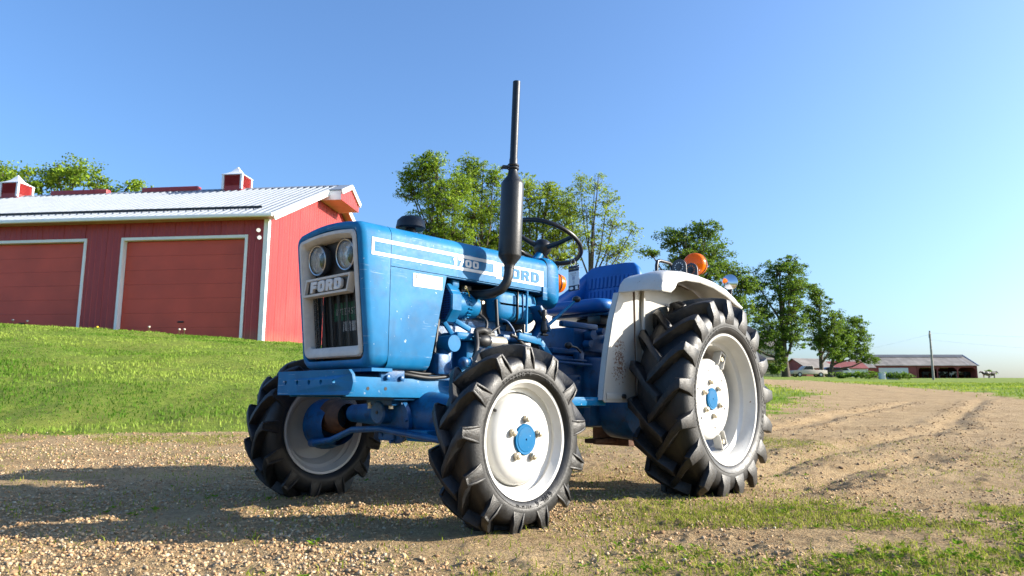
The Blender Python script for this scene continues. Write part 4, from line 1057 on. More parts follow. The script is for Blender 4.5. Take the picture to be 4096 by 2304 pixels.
# --- steering wheel and column
SWC=Vector((.50,0,1.33)); tl=R_(25); sx_=Vector((math.cos(tl),0,math.sin(tl))); sn=Vector((-math.sin(tl),0,math.cos(tl)))
path=[]; NR=72
rim=MB(); loops=[]
for k in range(NR):
    a=2*math.pi*k/NR; o=SWC+(sx_*math.cos(a)+Vector((0,1,0))*math.sin(a))*.210; e=(sx_*math.cos(a)+Vector((0,1,0))*math.sin(a))
    r_=.0138; loops.append([o+(e*math.cos(q*math.pi/4)+sn*math.sin(q*math.pi/4))*(r_*(1.0 if not(q in(3,4,5)) else (1.0 if k%2 else .72))) for q in range(8)])
loops.append(loops[0]); rim.loft(loops); sw=part(rim,'steering_wheel',M['black'],None,60)
hub=SWC-sn*.035
MB().lathe([(-.050,.022),(-.03,.042),(.0,.051),(.022,.048),(.036,.034),(.040,0.)],hub,sn,24).build('hub',M['black'],sw,50)
for a in (R_(88),R_(208),R_(328)):
    e=sx_*math.cos(a)+Vector((0,1,0))*math.sin(a); MB().tube([hub+e*.03-sn*.005,hub+e*.11+sn*.006,SWC+e*.205-sn*.004],[.016,.0125,.011],10).build('spoke',M['black'],sw,60)
part(MB().cyl((.620,0,1.16),hub-sn*.035,.026,.022,18),'steering_column',M['blue'],None,50)
# --- seat
def cush(loops,name,parent=None): return part(MB().loft(loops,True,True,True),name,M['vinyl'],parent,70)
def sl(c,ux,uy,w,h,r,n=6): return [Vector(c)+Vector(ux)*a+Vector(uy)*b for a,b in rrect(-w,w,-h,h,r,n)]
sb_d=Vector((-.18,0,1)).normalized()
loops=[]; 
for t_,w in ((0,.205),(.02,.222),(.10,.232),(.20,.218),(.255,.195),(.285,.16),(.292,.10)):
    c0=Vector((-.125,-.008,1.01))+sb_d*t_
    hh=.040 if t_<.25 else .030*(1-(t_-.25)/.06)
    loops.append(sl(c0,(0,1,0),(1,0,.18),w,max(hh,.012),max(min(.03,hh*.8),.008)))
back=cush(loops,'backrest')
for row,(z0,z1,nn) in enumerate(((.05,.115,11),(.13,.205,11))):
    for k in range(nn):
        y=.01-.150+k*.030; 
        p0_=Vector((-.125,y,1.01))+sb_d*z0+Vector((.041,0,.007)); p1_=Vector((-.125,y,1.01))+sb_d*z1+Vector((.041,0,.007))
        MB().bar(p0_,p1_,.019,.014,(1,0,.18)).build('seat_rib',M['vinyl'],back,60,bevel=.005)
loops=[]
for z,g in ((.955,-.02),(.965,.0),(.995,.008),(1.02,.0),(1.030,-.03)):
    loops.append([(x,y,z+.02*max(0,(.0-x))*.5) for x,y in [(p[0],p[1]) for p in rrect(-.14-g*.2,.27+g,-.215-g,.225+g,.07,6)]])
cush(loops,'seat_cushion')
for sd_ in (-1,):
    k_=1. if sd_<0 else .35; loops=[]
    for x,y,z,h_ in ((-.15,.200,1.10+.09*k_,.075),(-.06,.215,1.065+.055*k_,.075),(.05,.220,1.035+.03*k_,.055),(.16,.215,1.015+.012*k_,.035),(.25,.195,1.005,.018)):
        loops.append([(x,sd_*y+.005+.026*math.cos(q*math.pi/5),z+h_*math.sin(q*math.pi/5)) for q in range(10)])
    cush(loops,'seat_bolster')
part(MB().box(-.15,.20,-.20,.21,.938,.955),'seat_pan',M['cast'],None,bevel=.005)
part(MB().box(-.02,.10,-.09,.10,.86,.936).box(.03,.22,.08,.17,.885,.936),'seat_suspension',M['black'],None,bevel=.006)
part(MB().box(-.22,.16,.05,.12,.835,.858),'seat_rail',M['cast'],None,bevel=.004)
# --- engine bay
part(MB().box(1.50,1.70,-.20,.20,.58,1.10),'radiator_shroud',M['dark'],None,bevel=.006)
eng=part(MB().box(.86,1.43,-.13,.13,.42,.80).box(.90,1.40,-.115,.115,.80,.90),'engine_block',M['cast'],None,bevel=.012)
MB().box(.92,1.38,-.085,.085,.90,.985).build('valve_cover',M['dark'],eng,bevel=.015)
MB().box(.95,1.38,-.10,.10,.33,.42).build('oil_pan',M['cast'],eng,bevel=.02)
for i in range(3): MB().cyl((1.33-i*.16,.128,.60),(1.33-i*.16,.140,.60),.032,.032,18).build('core_plug',M['cast'],eng)
MB().box(1.0,1.36,.115,.150,.84,.93).build('exhaust_manifold',M['dark'],eng,bevel=.01)
for i in range(4): MB().cyl((1.02+i*.11,.150,.915),(1.02+i*.11,.162,.915),.009,.009,6).build('manifold_nut',M['zinc'],eng)
# fuel tank with strap
loops=[]
for y,g in ((.06,.0),(.165,.0),(.190,-.008),(.203,-.024),(.206,-.04)):
    loops.append([(x,y,z) for x,z in rrect(.782-g,1.098+g,.838-g,.992+g,.042,6)])
tk=part(MB().loft(loops,True,True,True),'fuel_tank',M['blue'],None,50)
MB().tube([(.945,.10,.996),(.945,.200,.996),(.945,.2095,.985),(.945,.2095,.88),(.945,.205,.850),(.945,.19,.834),(.945,.10,.832)],.0055,8).build('strap',M['black'],tk,60)
MB().tube([(.905,.2065,.975),(.905,.2080,.94),(.905,.2080,.88),(.905,.202,.852)],.004,8).build('sight_tube',M['cast'],tk,60)
# alternator
al=MB().lathe([(-.085,.0),(-.085,.040),(-.075,.052),(-.02,.058),(-.015,.056)],(1.285,.175,.885),(1,0,0),28); al=part(al,'alternator',M['blue'],None,40)
MB().lathe([(-.012,.057),(.045,.060),(.070,.060)],(1.285,.175,.885),(1,0,0),28).build('front_housing',M['blue'],al,40)
for k in range(22):
    a=2*math.pi*k/22; e=Vector((0,math.cos(a),math.sin(a))); p_=Vector((1.262,.175,.885))+e*.0575
    MB().bar(p_,p_+Vector((.026,0,0)),.006,.010,tuple(e)).build('cooling_fin',M['blue'],al,None)
gd_=[(.085*math.cos(R_(22.5+45*k))*(.85),.092*math.sin(R_(22.5+45*k))) for k in range(8)]
g8=MB().loft([[(1.345,.175+a,.887+b) for a,b in gd_],[(1.395,.175+a*.98,.887+b*.98) for a,b in gd_],[(1.402,.175+a*.88,.887+b*.88) for a,b in gd_]],True,True,False).build('pulley_guard',M['blue'],al,20)
t=NT('perforated_blue_guard'); mp=t.n('Mapping'); t.t.links.new(t.coord(),mp.inputs[0]); mp.inputs['Scale'].default_value=(0,1,1)
ck=t.n('TexVoronoi'); ck.inputs['Scale'].default_value=95; ck.inputs['Randomness'].default_value=0.; t.t.links.new(mp.outputs[0],ck.inputs['Vector'])
t.bsdf(Base_Color=t.mix(t.ramp(ck.outputs['Distance'],[(.30,1.),(.36,0.)]),(.004,.07,.30),(.004,.005,.008)),Roughness=.45); M['perfblue']=t.m
MB().add([(1.4025,.175+a*.87,.887+b*.87) for a,b in gd_],[tuple(range(8))]).build('guard_face',M['perfblue'],g8,None)
MB().box(1.33,1.37,.15,.21,.955,.990).bar((1.36,.18,.985),(1.30,.17,.985),.02,.03).build('bracket',M['blue'],al,bevel=.004)
MB().bar((1.345,.20,.81),(1.27,.215,.775),.02,.022).bar((1.40,.19,.80),(1.36,.205,.745),.016,.02).build('lower_bracket',M['blue'],al,bevel=.003)
MB().cyl((1.222,.190,.905),(1.208,.205,.905),.013,.013,10).build('terminal',M['zinc'],al)
part(MB().bar((1.415,.17,.84),(1.475,.21,.66),.010,.026,(0,1,0)),'fan_belt',M['hose'],None,bevel=.003)
# engine mount bracket below the alternator, filter, starter
part(MB().box(1.20,1.36,.12,.235,.725,.760).box(1.21,1.28,.12,.21,.60,.725),'engine_bracket',M['blue'],None,bevel=.012)
fi=part(MB().cyl((1.395,.14,.705),(1.395,.255,.705),.036,.036,24),'oil_filter',M['blue'],None,50)
part(MB().lathe([(0,.010),(.0,.030),(.075,.032),(.080,.028)],(1.395,.195,.60),(0,0,1),20),'fuel_filter',M['cast'],None,50)
M['starter']=simple('bare_aluminium',(.56,.53,.47),.38,.75,var=.12,scale=30)
stt=part(MB().lathe([(0.,.0),(0.,.022),(.004,.027),(.105,.027),(.110,.023),(.112,0.)],(1.185,.245,.726),(-1,0,0),24),'starter_motor',M['starter'],None,50)
MB().lathe([(0,.024),(.018,.031),(.055,.026),(.070,.013)],(1.185,.245,.726),(1,0,0),18).build('solenoid_end',M['dark'],stt,40)
MB().cyl((1.20,.215,.760),(1.12,.215,.760),.018,.018,16).build('solenoid',M['dark'],stt,40)
M['ylw']=simple('yellow_label_edge',(.55,.38,.02),.5)
MB().box(1.150,1.100,.2715,.2725,.728,.7305).build('label_edge',M['ylw'],stt,None); MB().box(1.150,1.100,.2655,.2665,.7415,.744).build('label_edge',M['ylw'],stt,None)
# hoses, cables, fuel lines
def hose(pts,r,mat='hose',name='hose'):
    P=[Vector(p) for p in pts]; Q=[]
    for i in range(len(P)-1):
        a=P[max(i-1,0)];b=P[i];c=P[i+1];d=P[min(i+2,len(P)-1)]
        for k in range(6):
            t_=k/6; Q.append(.5*((2*b)+(c-a)*t_+(2*a-5*b+4*c-d)*t_*t_+(3*b-a-3*c+d)*t_**3))
    Q.append(P[-1]); return part(MB().tube(Q,r,8),name,M[mat],None,60)
hose([(1.21,.20,.86),(1.185,.235,.82),(1.20,.245,.775),(1.24,.235,.745)],.007)
hose([(1.085,.20,.93),(1.095,.215,.86),(1.10,.225,.80),(1.10,.235,.765)],.008)
hose([(1.255,.24,.765),(1.27,.26,.745),(1.29,.285,.70),(1.315,.30,.655),(1.33,.30,.63)],.0115)
hose([(1.255,.24,.765),(1.225,.25,.773),(1.20,.25,.768),(1.165,.23,.775)],.016)
hose([(1.165,.24,.765),(1.13,.24,.785),(1.10,.235,.80)],.006)
hose([(1.285,.25,.735),(1.24,.26,.735),(1.20,.265,.725)],.0055)
hose([(1.06,.21,.84),(1.035,.225,.83),(1.01,.235,.80),(1.0,.24,.775)],.005,'cast','fuel_line')
hose([(.985,.22,.765),(.92,.235,.775),(.86,.23,.80),(.80,.20,.84)],.004)
hose([(1.0,.25,.785),(.985,.262,.79),(.972,.262,.775),(.98,.255,.755),(1.0,.252,.757),(1.008,.25,.775)],.0025,'steel','wire_loop')
hose([(1.03,.245,.765),(1.0,.25,.757),(.965,.25,.735),(.93,.245,.72)],.009)
hose([(1.30,.215,.965),(1.285,.222,.94),(1.275,.22,.915)],.0022,'ylw','cable')
hose([(1.64,.19,.572),(1.58,.207,.563),(1.50,.214,.556),(1.42,.217,.561),(1.39,.215,.566)],.0085)
hose([(1.66,.185,.590),(1.60,.200,.580),(1.52,.208,.572),(1.42,.21,.575)],.006)
# brake/clutch rods and pedal linkage at the left of the dash
rod=part(MB().tube([(.922,.250,.985),(.928,.250,.785)],.0062,10),'control_rod',M['blue'],None,60)
MB().box(.90,.955,.225,.262,.772,.781).build('rod_bracket',M['blue'],rod,bevel=.002); MB().cyl((.928,.25,.75),(.928,.25,.772),.010,.010,6).build('rod_nut',M['zinc'],rod)
jt=part(MB().bar((.838,.262,.905),(.815,.270,.870),.020,.030).tube([(.826,.275,.90),(.826,.275,.845)],[.014,.010],10).tube([(.826,.275,.845),(.826,.275,.80),(.826,.275,.782)],[.012,.019,.009],12),'pedal_link',M['dark'],None,bevel=.003)
MB().bar((.845,.275,.778),(.805,.275,.778),.022,.010).build('yoke',M['dark'],jt,bevel=.003); MB().cyl((.826,.26,.865),(.826,.292,.865),.007,.007,8).build('pin',M['zinc'],jt)
part(MB().bar((.85,.24,.92),(.77,.235,.80),.018,.075,(0,1,0)).bar((.87,.24,.76),(.79,.235,.84),.018,.06,(0,1,0)),'pedal_bracket',M['cast'],None,bevel=.006)
lv=part(MB().tube([(.607,.300,.967),(.70,.272,.888),(.80,.235,.80)],[.0065,.008,.009],12),'gear_lever',M['blue'],None,60)
MB().sphere((.602,.302,.973),(.022,.022,.017),18,10).build('knob',M['black'],lv,180)
part(MB().bar((.995,.255,.762),(.835,.255,.745),.022,.034).bar((.835,.255,.745),(.765,.258,.675),.022,.030),'step_bracket',M['blue'],None,bevel=.004)
part(MB().cyl((.80,.20,.66),(.80,.20,.76),.030,.026,14),'rubber_boot',M['black'],None,50)
part(MB().box(.80,1.0,.05,.17,.745,.775),'bell_plate',M['cast'],None,bevel=.006)
part(MB().box(.79,.93,-.16,.12,.70,1.05),'dark_bay_backing',M['dark'],None,bevel=.01)  # dark box added to block the bright view through the bay under the tank
lv2=part(MB().tube([(.55,-.12,.72),(.50,-.16,.90)],.006,10),'range_lever',M['black'],None,60); MB().sphere((.50,-.16,.905),.020,14,8).build('knob',M['black'],lv2,180)
lv3=part(MB().tube([(.44,.20,.715),(.52,.235,.735),(.60,.25,.74)],.006,8),'hydraulic_lever',M['black'],None,60); MB().sphere((.605,.25,.74),(.024,.018,.018),14,8).build('knob',M['black'],lv3,180)
# power-steering cylinder beside the front axle
ps=part(MB().cyl((1.35,.285,.625),(1.16,.33,.63),.017,.017,16),'steering_cylinder',M['blue'],None,50); MB().sphere((1.365,.282,.624),.024,14,8).build('ball_joint',M['cast'],ps,60); MB().cyl((1.335,.289,.625),(1.325,.291,.626),.023,.023,6).build('nut',M['steel'],ps)
part(MB().lathe([(-.03,0.),(-.03,.045),(.03,.048),(.034,.04),(.034,0.)],(1.33,.235,.560),(0,1,0),24),'pump_cover',M['blue'],None,40)
part(MB().box(1.40,1.47,.15,.24,.57,.66),'pump_body',M['cast'],None,bevel=.012)
# --- chassis
for s in (1,-1): 
    rl=part(MB().bar((1.900,s*.196,.515),(.95,s*.196,.505),.016,.078),'frame_rail',M['blue'],None,bevel=.003)
    for hx in (1.80,1.715): MB().cyl((hx,s*.2042,.508),(hx,s*.2050,.508),.007,.007,14).build('bolt_hole',M['black'],rl)
    MB().box(1.62,1.74,s*.2045,s*.190,.535,.600).cyl((1.71,s*.2045,.553),(1.71,s*.2165,.553),.011,.011,6).cyl((1.64,s*.2045,.550),(1.64,s*.2165,.550),.011,.011,6).build('nose_mount',M['cast'],rl,bevel=.003)
part(MB().box(1.60,1.88,-.187,.187,.480,.494).box(1.55,1.70,-.187,.187,.545,.575),'front_cross_frame',M['cast'],None,bevel=.004)
# front weight bar with holes
cu=bpy.data.curves.new('g','CURVE'); cu.dimensions='2D'; cu.fill_mode='BOTH'; cu.extrude=.006; cu.bevel_depth=.0012
out=[(-.262,.483),(.232,.483),(.243,.50),(.248,.53),(.243,.56),(.232,.577),(-.262,.577)]
for l in [out]+[[(hy+.0105*math.cos(a*math.pi/6),.532+.0105*math.sin(a*math.pi/6)) for a in range(12)] for hy in (-.202,-.112,-.024,.062,.151)]:
    sp=cu.splines.new('POLY'); sp.points.add(len(l)-1); sp.use_cyclic_u=True
    for q,(a,b) in zip(sp.points,l): q.co=(a,b,0,1)
ob=bpy.data.objects.new('g',cu); C.objects.link(ob); bpy.context.view_layer.update(); me=bpy.data.meshes.new_from_object(ob.evaluated_get(bpy.context.evaluated_depsgraph_get())); bpy.data.objects.remove(ob)
for v in me.vertices:
    a,b,t_=v.co; v.co=(1.914+t_-max(0,a-.19)**2*6, a, b)
me.materials.clear(); me.materials.append(M['blue']); finish(me,None,30); link('front_weight_bar',me,TR)
# transmission and rear axle housings
tr_=part(MB().box(.34,.87,-.155,.155,.38,.70),'transmission_case',M['cast'],None,bevel=.018)
MB().box(.62,.84,.155,.175,.50,.64).build('side_cover',M['cast'],tr_,bevel=.008); MB().box(.40,.58,.155,.172,.42,.60).build('side_cover',M['cast'],tr_,bevel=.008)
for bx,bz in ((.64,.52),(.82,.52),(.64,.62),(.82,.62),(.42,.44),(.56,.44),(.42,.58),(.56,.58)): MB().cyl((bx,.172,bz),(bx,.184,bz),.009,.009,6).build('cover_bolt',M['cast'],tr_)
part(MB().tube([(.86,.19,.655),(.55,.20,.655),(.36,.21,.65)],.008,8),'brake_rod',M['cast'],None,60)
part(MB().tube([(.84,.185,.675),(.38,.19,.672)],.007,8),'hydraulic_line',M['cast'],None,60)
hy=part(MB().box(.02,.42,-.14,.14,.70,.86),'hydraulic_lift_case',M['cast'],None,bevel=.02)
MB().box(.12,.34,.14,.175,.725,.84).build('valve_body',M['cast'],hy,bevel=.012)
for q,(vx,vz,r_) in enumerate(((.335,.815,.030),(.16,.80,.024),(.36,.765,.022),(.24,.84,.020))): MB().cyl((vx,.17,vz),(vx,.21,vz),r_,r_*.9,18).build('valve_cap',M['cast'],hy,50)
MB().box(.36,.62,.10,.16,.705,.735).box(.38,.44,.145,.18,.64,.72).build('rockshaft_cover',M['cast'],hy,bevel=.008)
MB().box(.30,.60,.18,.215,.842,.872).build('control_quadrant',M['cast'],hy,bevel=.006)
MB().box(-.02,.12,.13,.20,.70,.85).build('side_plate',M['blue'],hy,bevel=.006)
ax_r=part(MB().box(-.20,.36,-.20,.20,.32,.70),'rear_axle_case',M['cast'],None,bevel=.03)
for s in (1,-1):
    part(MB().lathe([(.18,.125),(.30,.115),(.34,.085),(.56,.075),(.57,.095),(.60,.095)],(0,0,.4705),(0,s,0),28),'axle_tube',M['cast'],None,40)
    part(MB().lathe([(.19,.16),(.33,.17),(.36,.15),(.37,.0)],(.12,0,.42),(0,s,0),28),'final_drive',M['cast'],None,40)
    fp=part(MB().box(.58,1.0,s*.26,s*.46,.450,.466),'foot_plate',M['cast'],None,bevel=.004); MB().box(.60,.98,s*.462,s*.474,.440,.480).build('plate_edge',M['blue'],fp,bevel=.003)
    part(MB().bar((.70,s*.15,.43),(.70,s*.44,.440),.05,.02).bar((.92,s*.15,.43),(.92,s*.44,.44),.05,.02),'plate_arm',M['cast'],None,bevel=.004)
    part(MB().bar((-.05,s*.25,.36),(-.62,s*.30,.30),.02,.05),'lower_link',M['cast'],None,bevel=.004)
db=part(MB().box(-.70,.10,-.04,.04,.22,.245),'drawbar',M['rustm'],None,bevel=.004); MB().box(-.25,-.10,-.13,.13,.20,.31).build('drawbar_hanger',M['rustm'],db,bevel=.005)
part(MB().tube([(.30,0,.36),(.90,0,.365),(1.40,.05,.36)],.028,14),'drive_shaft',M['cast'],None,60)
# --- front axle
fa=part(MB().lathe([(-.36,.0),(-.36,.040),(-.10,.055),(-.06,.062),(.04,.085),(.12,.098),(.20,.100),(.30,.086),(.40,.066),(.52,.058),(.52,0.)],(1.47,0,.400),(0,1,0),28),'front_axle_housing',M['cast'],None,45)
MB().box(1.46,1.60,.005,.115,.295,.345).build('diff_foot',M['cast'],fa,bevel=.012)
MB().lathe([(0,.10),(.02,.10),(.026,.088),(.026,0.)],(1.57,.10,.385),(1,0,-.12),28).build('diff_cover',M['cast'],fa,40)
for k in range(8):
    a=2*math.pi*k/8; MB().cyl((1.585,.10+.09*math.cos(a),.385+.09*math.sin(a)),(1.605,.10+.09*math.cos(a),.382+.09*math.sin(a)),.008,.008,6).build('cover_bolt',M['cast'],fa)
pv_=part(MB().lathe([(-.20,.044),(.0,.048),(.006,.042),(.006,.0)],(1.645,.066,.412),(1,0,0),28),'axle_pivot',M['cast'],None,40)
MB().cyl((1.650,.066,.412),(1.653,.066,.412),.008,.008,6).build('grease_plug',M['dark'],pv_)
part(MB().box(1.50,1.645,-.02,.155,.440,.478).box(1.49,1.66,-.19,.19,.462,.479),'pivot_bracket',M['cast'],None,bevel=.006)
for bx,by in ((1.64,.005),(1.63,.135)): part(MB().cyl((bx,by,.452),(bx,by,.428),.011,.011,6),'bracket_bolt',M['zinc'])
part(MB().box(1.48,1.60,.20,.33,.300,.345).cyl((1.585,.215,.322),(1.612,.215,.320),.011,.011,8).cyl((1.585,.31,.322),(1.612,.31,.320),.013,.013,8),'oil_drain_plate',M['blue'],None,bevel=.006)
for s in (1,-1):
    kn=part(MB().lathe([(.40,.060),(.44,.078),(.50,.085),(.53,.082)],(1.47,0,.385),(0,s,0),28),'ball_housing',M['rustm'],None,50)
    MB().lathe([(.475,.098),(.50,.105),(.53,.105),(.56,.120),(.60,.122),(.63,.090),(.635,0.)],(1.47,0,.345),(0,s,0),30).build('reduction_case',M['cast'],kn,45)
    MB().tube([(1.47,s*.53,.255),(1.60,s*.50,.262),(1.63,s*.42,.265)],[.026,.020,.016],10).build('steering_arm',M['cast'],kn,50)
part(MB().tube([(1.63,-.43,.268),(1.64,-.28,.285),(1.64,-.12,.335),(1.62,.05,.345),(1.60,.42,.31)],.014,10),'tie_rod',M['cast'],None,60)
# --- wheels
def profile_tyre(w, R0, rb, bulge):
    h=R0-rb
    half=[(.92*w*.93,rb),(w*1.02,rb+.07*h),(bulge*.985,rb+.22*h),(bulge,rb+.42*h),(bulge*.985,rb+.60*h),(bulge*.93,rb+.76*h),(bulge*.80,rb+.89*h),(bulge*.55,rb+.965*h),(bulge*.25,rb+.995*h)]
    return half+[(0,R0)]+[(-y,r) for y,r in half[::-1]]
def lug_mesh(name, w, Rl, R0, rb, bulge, dth, wt, side):
    """one tread bar: from past the centre line to the shoulder, then a hollow buttress down the sidewall; angle 0 at the shoulder"""
    h=R0-rb
    nodes=[(-.20*bulge,-dth,Rl,wt*.74),(-.12*bulge,-dth*.93,Rl+.001,wt*.92),(.20*bulge,-dth*.66,Rl+.001,wt*.94),(.55*bulge,-dth*.30,Rl-.001,wt),(.84*bulge,-dth*.06,Rl-.006,wt*1.02),(.985*bulge,0.,Rl-.013,wt*1.02)]
    base=[(-.26*bulge,R0-.010),(-.16*bulge,R0-.012),(.20*bulge,R0-.014),(.52*bulge,R0-.024),(.72*bulge,R0-.10*h),(.86*bulge,R0-.24*h)]
    mb=MB(); V=[];F=[]
    for i,((y,th,r,wd_),(yb,rb_)) in enumerate(zip(nodes,base)):
        ex=1.9 if i==0 else 1.28
        for sgn in (-1,1):
            a=th+sgn*wd_/2/r; V.append((r*math.cos(a), side*y, r*math.sin(a)))
        for sgn in (1,-1):
            a=th+sgn*(wd_*ex)/2/r; V.append((rb_*math.cos(a), side*yb, rb_*math.sin(a)))
    for i in range(len(nodes)-1):
        for k in range(4): k2=(k+1)%4; F.append((4*i+k,4*i+k2,4*i+4+k2,4*i+4+k))
    F.append((3,2,1,0)); e=4*(len(nodes)-1); F.append((e,e+1,e+2,e+3))
    mb.add(V,F)
    P=lambda r,t_,y: Vector((r*math.cos(t_/r), side*y, r*math.sin(t_/r)))
    if R0>.4:
        r0,r1,r2=Rl-.013,R0-.22*h,rb+.42*h; q=wt*.5
        mb.add([P(r0,-q,.985*bulge),P(r0,q,.985*bulge),P(r1,q*1.45,1.075*bulge),P(r1,-q*1.45,1.075*bulge),P(r2,q*2.1,1.010*bulge),P(r2,-q*2.1,1.010*bulge),
                P(r0,-q*1.15,.78*bulge),P(r0,q*1.15,.78*bulge),P(r1,q*1.7,.88*bulge),P(r1,-q*1.7,.88*bulge),P(r2,q*2.2,.95*bulge),P(r2,-q*2.2,.95*bulge)],
               [(0,1,2,3),(3,2,4,5),(7,6,9,8),(8,9,11,10),(0,6,7,1),(1,7,8,2),(2,8,10,4),(4,10,11,5),(5,11,9,3),(3,9,6,0)])
        return mb.mesh(name,[M['lug']],28,.003)
    r0,r1=Rl-.014,rb+.46*h; hw=wt*.51
    # hollow plate between two diverging ribs
    mb.add([P(r0,-hw*.7,.955*bulge),P(r0,hw*.7,.955*bulge),P(r1,hw*1.35,1.0*bulge),P(r1,-hw*1.35,1.0*bulge),P(r0,-hw*.7,.80*bulge),P(r0,hw*.7,.80*bulge),P(r1,hw*1.35,.93*bulge),P(r1,-hw*1.35,.93*bulge)],[(0,1,2,3),(7,6,5,4),(0,4,5,1),(1,5,6,2),(2,6,7,3),(3,7,4,0)])
    for sg in (-1,1):
        a0,a1=sg*hw*.98,sg*hw*.52; b0,b1=sg*hw*1.62,sg*hw*1.22
        mb.add([P(r0,a0,.99*bulge),P(r0,a1,.99*bulge),P(r1,b1,1.015*bulge),P(r1,b0,1.015*bulge),P(r0,a0*1.1,.80*bulge),P(r0,a1,.80*bulge),P(r1,b1,.93*bulge),P(r1,b0,.93*bulge),P((r0+r1)/2,(a0+b0)/2,1.075*bulge),P((r0+r1)/2,(a1+b1)/2,1.075*bulge)],
               [(0,1,9,8),(8,9,2,3),(7,6,5,4),(0,4,5,1),(1,5,6,2,9),(2,6,7,3),(3,7,4,0,8)])
    return mb.mesh(name,[M['lug']],28,.0022)
def ring_text(body,size,rad,y,a0,side,parent,flipdir=1,sy=1.0,depth=.0018,name='tyre_lettering',space=1.1):
    cu=bpy.data.curves.new('t','FONT'); cu.body=body; cu.size=size; cu.extrude=depth; cu.space_character=space; cu.offset=.0005*size/.03
    ob=bpy.data.objects.new('t',cu); C.objects.link(ob); bpy.context.view_layer.update()
    me=bpy.data.meshes.new_from_object(ob.evaluated_get(bpy.context.evaluated_depsgraph_get())); bpy.data.objects.remove(ob); bpy.data.curves.remove(cu)
    for v in me.vertices:
        a=a0+v.co.x/rad; r=rad+v.co.y*sy
        v.co=(r*math.cos(a), side*(y(r)+v.co.z), r*math.sin(a))
    me.materials.clear(); me.materials.append(M['rubber']); me.update(); return link(name,me,parent)
def wheel(kind, pos, side, rot0):
    if kind=='rear': w,R0,Rl,rb,bul,nl,dth,wt,rr=.125,.474,.526,.325,.145,17,R_(19),.045,.3357
    else: w,R0,Rl,rb,bul,nl,dth,wt,rr=.065,.312,.354,.213,.088,13,R_(24),.038,.2205
    mb=MB()
    f=[(w,rr),(w+.006,rr-.001),(w+.004,rr-.012),(w-.010,rr-.020),(w-.022,rr-.030)]
    if kind=='rear': well=[(w-.055,rr-.038),(w-.068,rr-.058),(.01,rr-.066),(-.03,rr-.066),(-.055,rr-.036)]
    else: well=[(.030,rr-.026),(.018,rr-.046),(-.006,rr-.050),(-.022,rr-.046),(-.032,rr-.028)]
    prof=f+well+[(-w+.022,rr-.030),(-w+.010,rr-.020),(-w-.004,rr-.012),(-w-.006,rr-.001),(-w,rr)]
    back_=[(y,r+.006) for y,r in prof[::-1]]
    mb.lathe([(side*y,r) for y,r in prof],(0,0,0),(0,1,0),72)
    if kind=='rear':
        dp=[(.022,.0),(.034,.05),(.036,.075),(.036,.185),(.032,.200),(.020,.209),(-.012,.210),(-.012,.196),(.018,.19),(.018,0.)]
    else:
        dp=[(.058,0.),(.060,.058),(.060,.118),(.056,.140),(.046,.156),(.028,.166),(.006,.169),(-.012,.178),(-.020,.176),(.0,.160),(.030,.150),(.044,.12),(.044,0.)]
    mb.lathe([(side*y,r) for y,r in dp],(0,0,0),(0,1,0),60)
    o=mb.build(kind+'_wheel',M['white'],TR,40,loc=pos); o.rotation_euler=(0,0,0)
    tb=MB().lathe([(side*y,r) for y,r in profile_tyre(w,R0,rb,bul)],(0,0,0),(0,1,0),96)
    ty=tb.build('tyre',M['rubber'],o,180)
    lm=[LUG[(kind,s)] for s in (1,-1)]
    for k in range(nl):
        for j,s in enumerate((1,-1)):
            l=link('tyre_lug',lm[0 if s==side else 1] if False else LUG[(kind,s)],o); l.rotation_euler=(0,-(rot0+2*math.pi*(k+(.5 if s!=side else 0))/nl),0)
    sd=side
    # bead line and lettering on the outer sidewall
    h=R0-rb
    MB().lathe([(sd*(bul*.99),rb+.26*h),(sd*(bul*1.008),rb+.28*h),(sd*(bul*1.004),rb+.30*h)],(0,0,0),(0,1,0),96).build('sidewall_ridge',M['rubber'],o,60)
    if side==1:
        pf=[q for q in profile_tyre(w,R0,rb,bul) if q[0]>0]
        yr_=lambda r: float(np.interp(r,[q[1] for q in pf],[q[0] for q in pf]))+.0005
        if kind=='front':
            ring_text('Firestone',.031,rb+.20*h,yr_,R_(54),1,o,space=1.32); ring_text('6.00-16',.026,rb+.14*h,yr_,R_(238),1,o,space=1.15)
            ring_text('4 PLY RATING',.012,rb+.20*h,yr_,R_(268),1,o); ring_text('MADE IN U.S.A.',.012,rb+.20*h,yr_,R_(112),1,o)
        else:
            ring_text('Firestone',.046,rb+.34*h,yr_,R_(177),1,o,space=1.35); ring_text('ALL TRACTION FIELD & ROAD',.030,rb+.20*h,yr_,R_(-24),1,o,space=1.5)
            ring_text('SHOCK FORTIFIED',.017,rb+.36*h,yr_,R_(122),1,o)
    # hub cap, bolts
    yb=.060 if kind=='front' else .036
    hc=MB().lathe([(side*yb,.056),(side*(yb+.004),.057),(side*(yb+.008),.054),(side*(yb+.0075),.046),(side*(yb+.009),.044),(side*(yb+.010),.004),(side*(yb+.006),.003),(side*(yb+.006),0.)],(0,0,0),(0,1,0),40).build('hub_cap',M['blue'],o,15)
    nb,br,bs=(5,.075,.0150) if kind=='front' else (6,.088,.0145)
    for k in range(nb):
        a=rot0*.7+R_(17)+2*math.pi*k/nb
        x,z=br*math.cos(a),br*math.sin(a)
        MB().cyl((x,side*yb,z),(x,side*(yb+.016),z),bs,bs*.95,6).cyl((x,side*(yb+.014),z),(x,side*(yb+.022),z),bs*.7,bs*.55,12).build('wheel_bolt',M['zinc'],o,30,bevel=.0012)
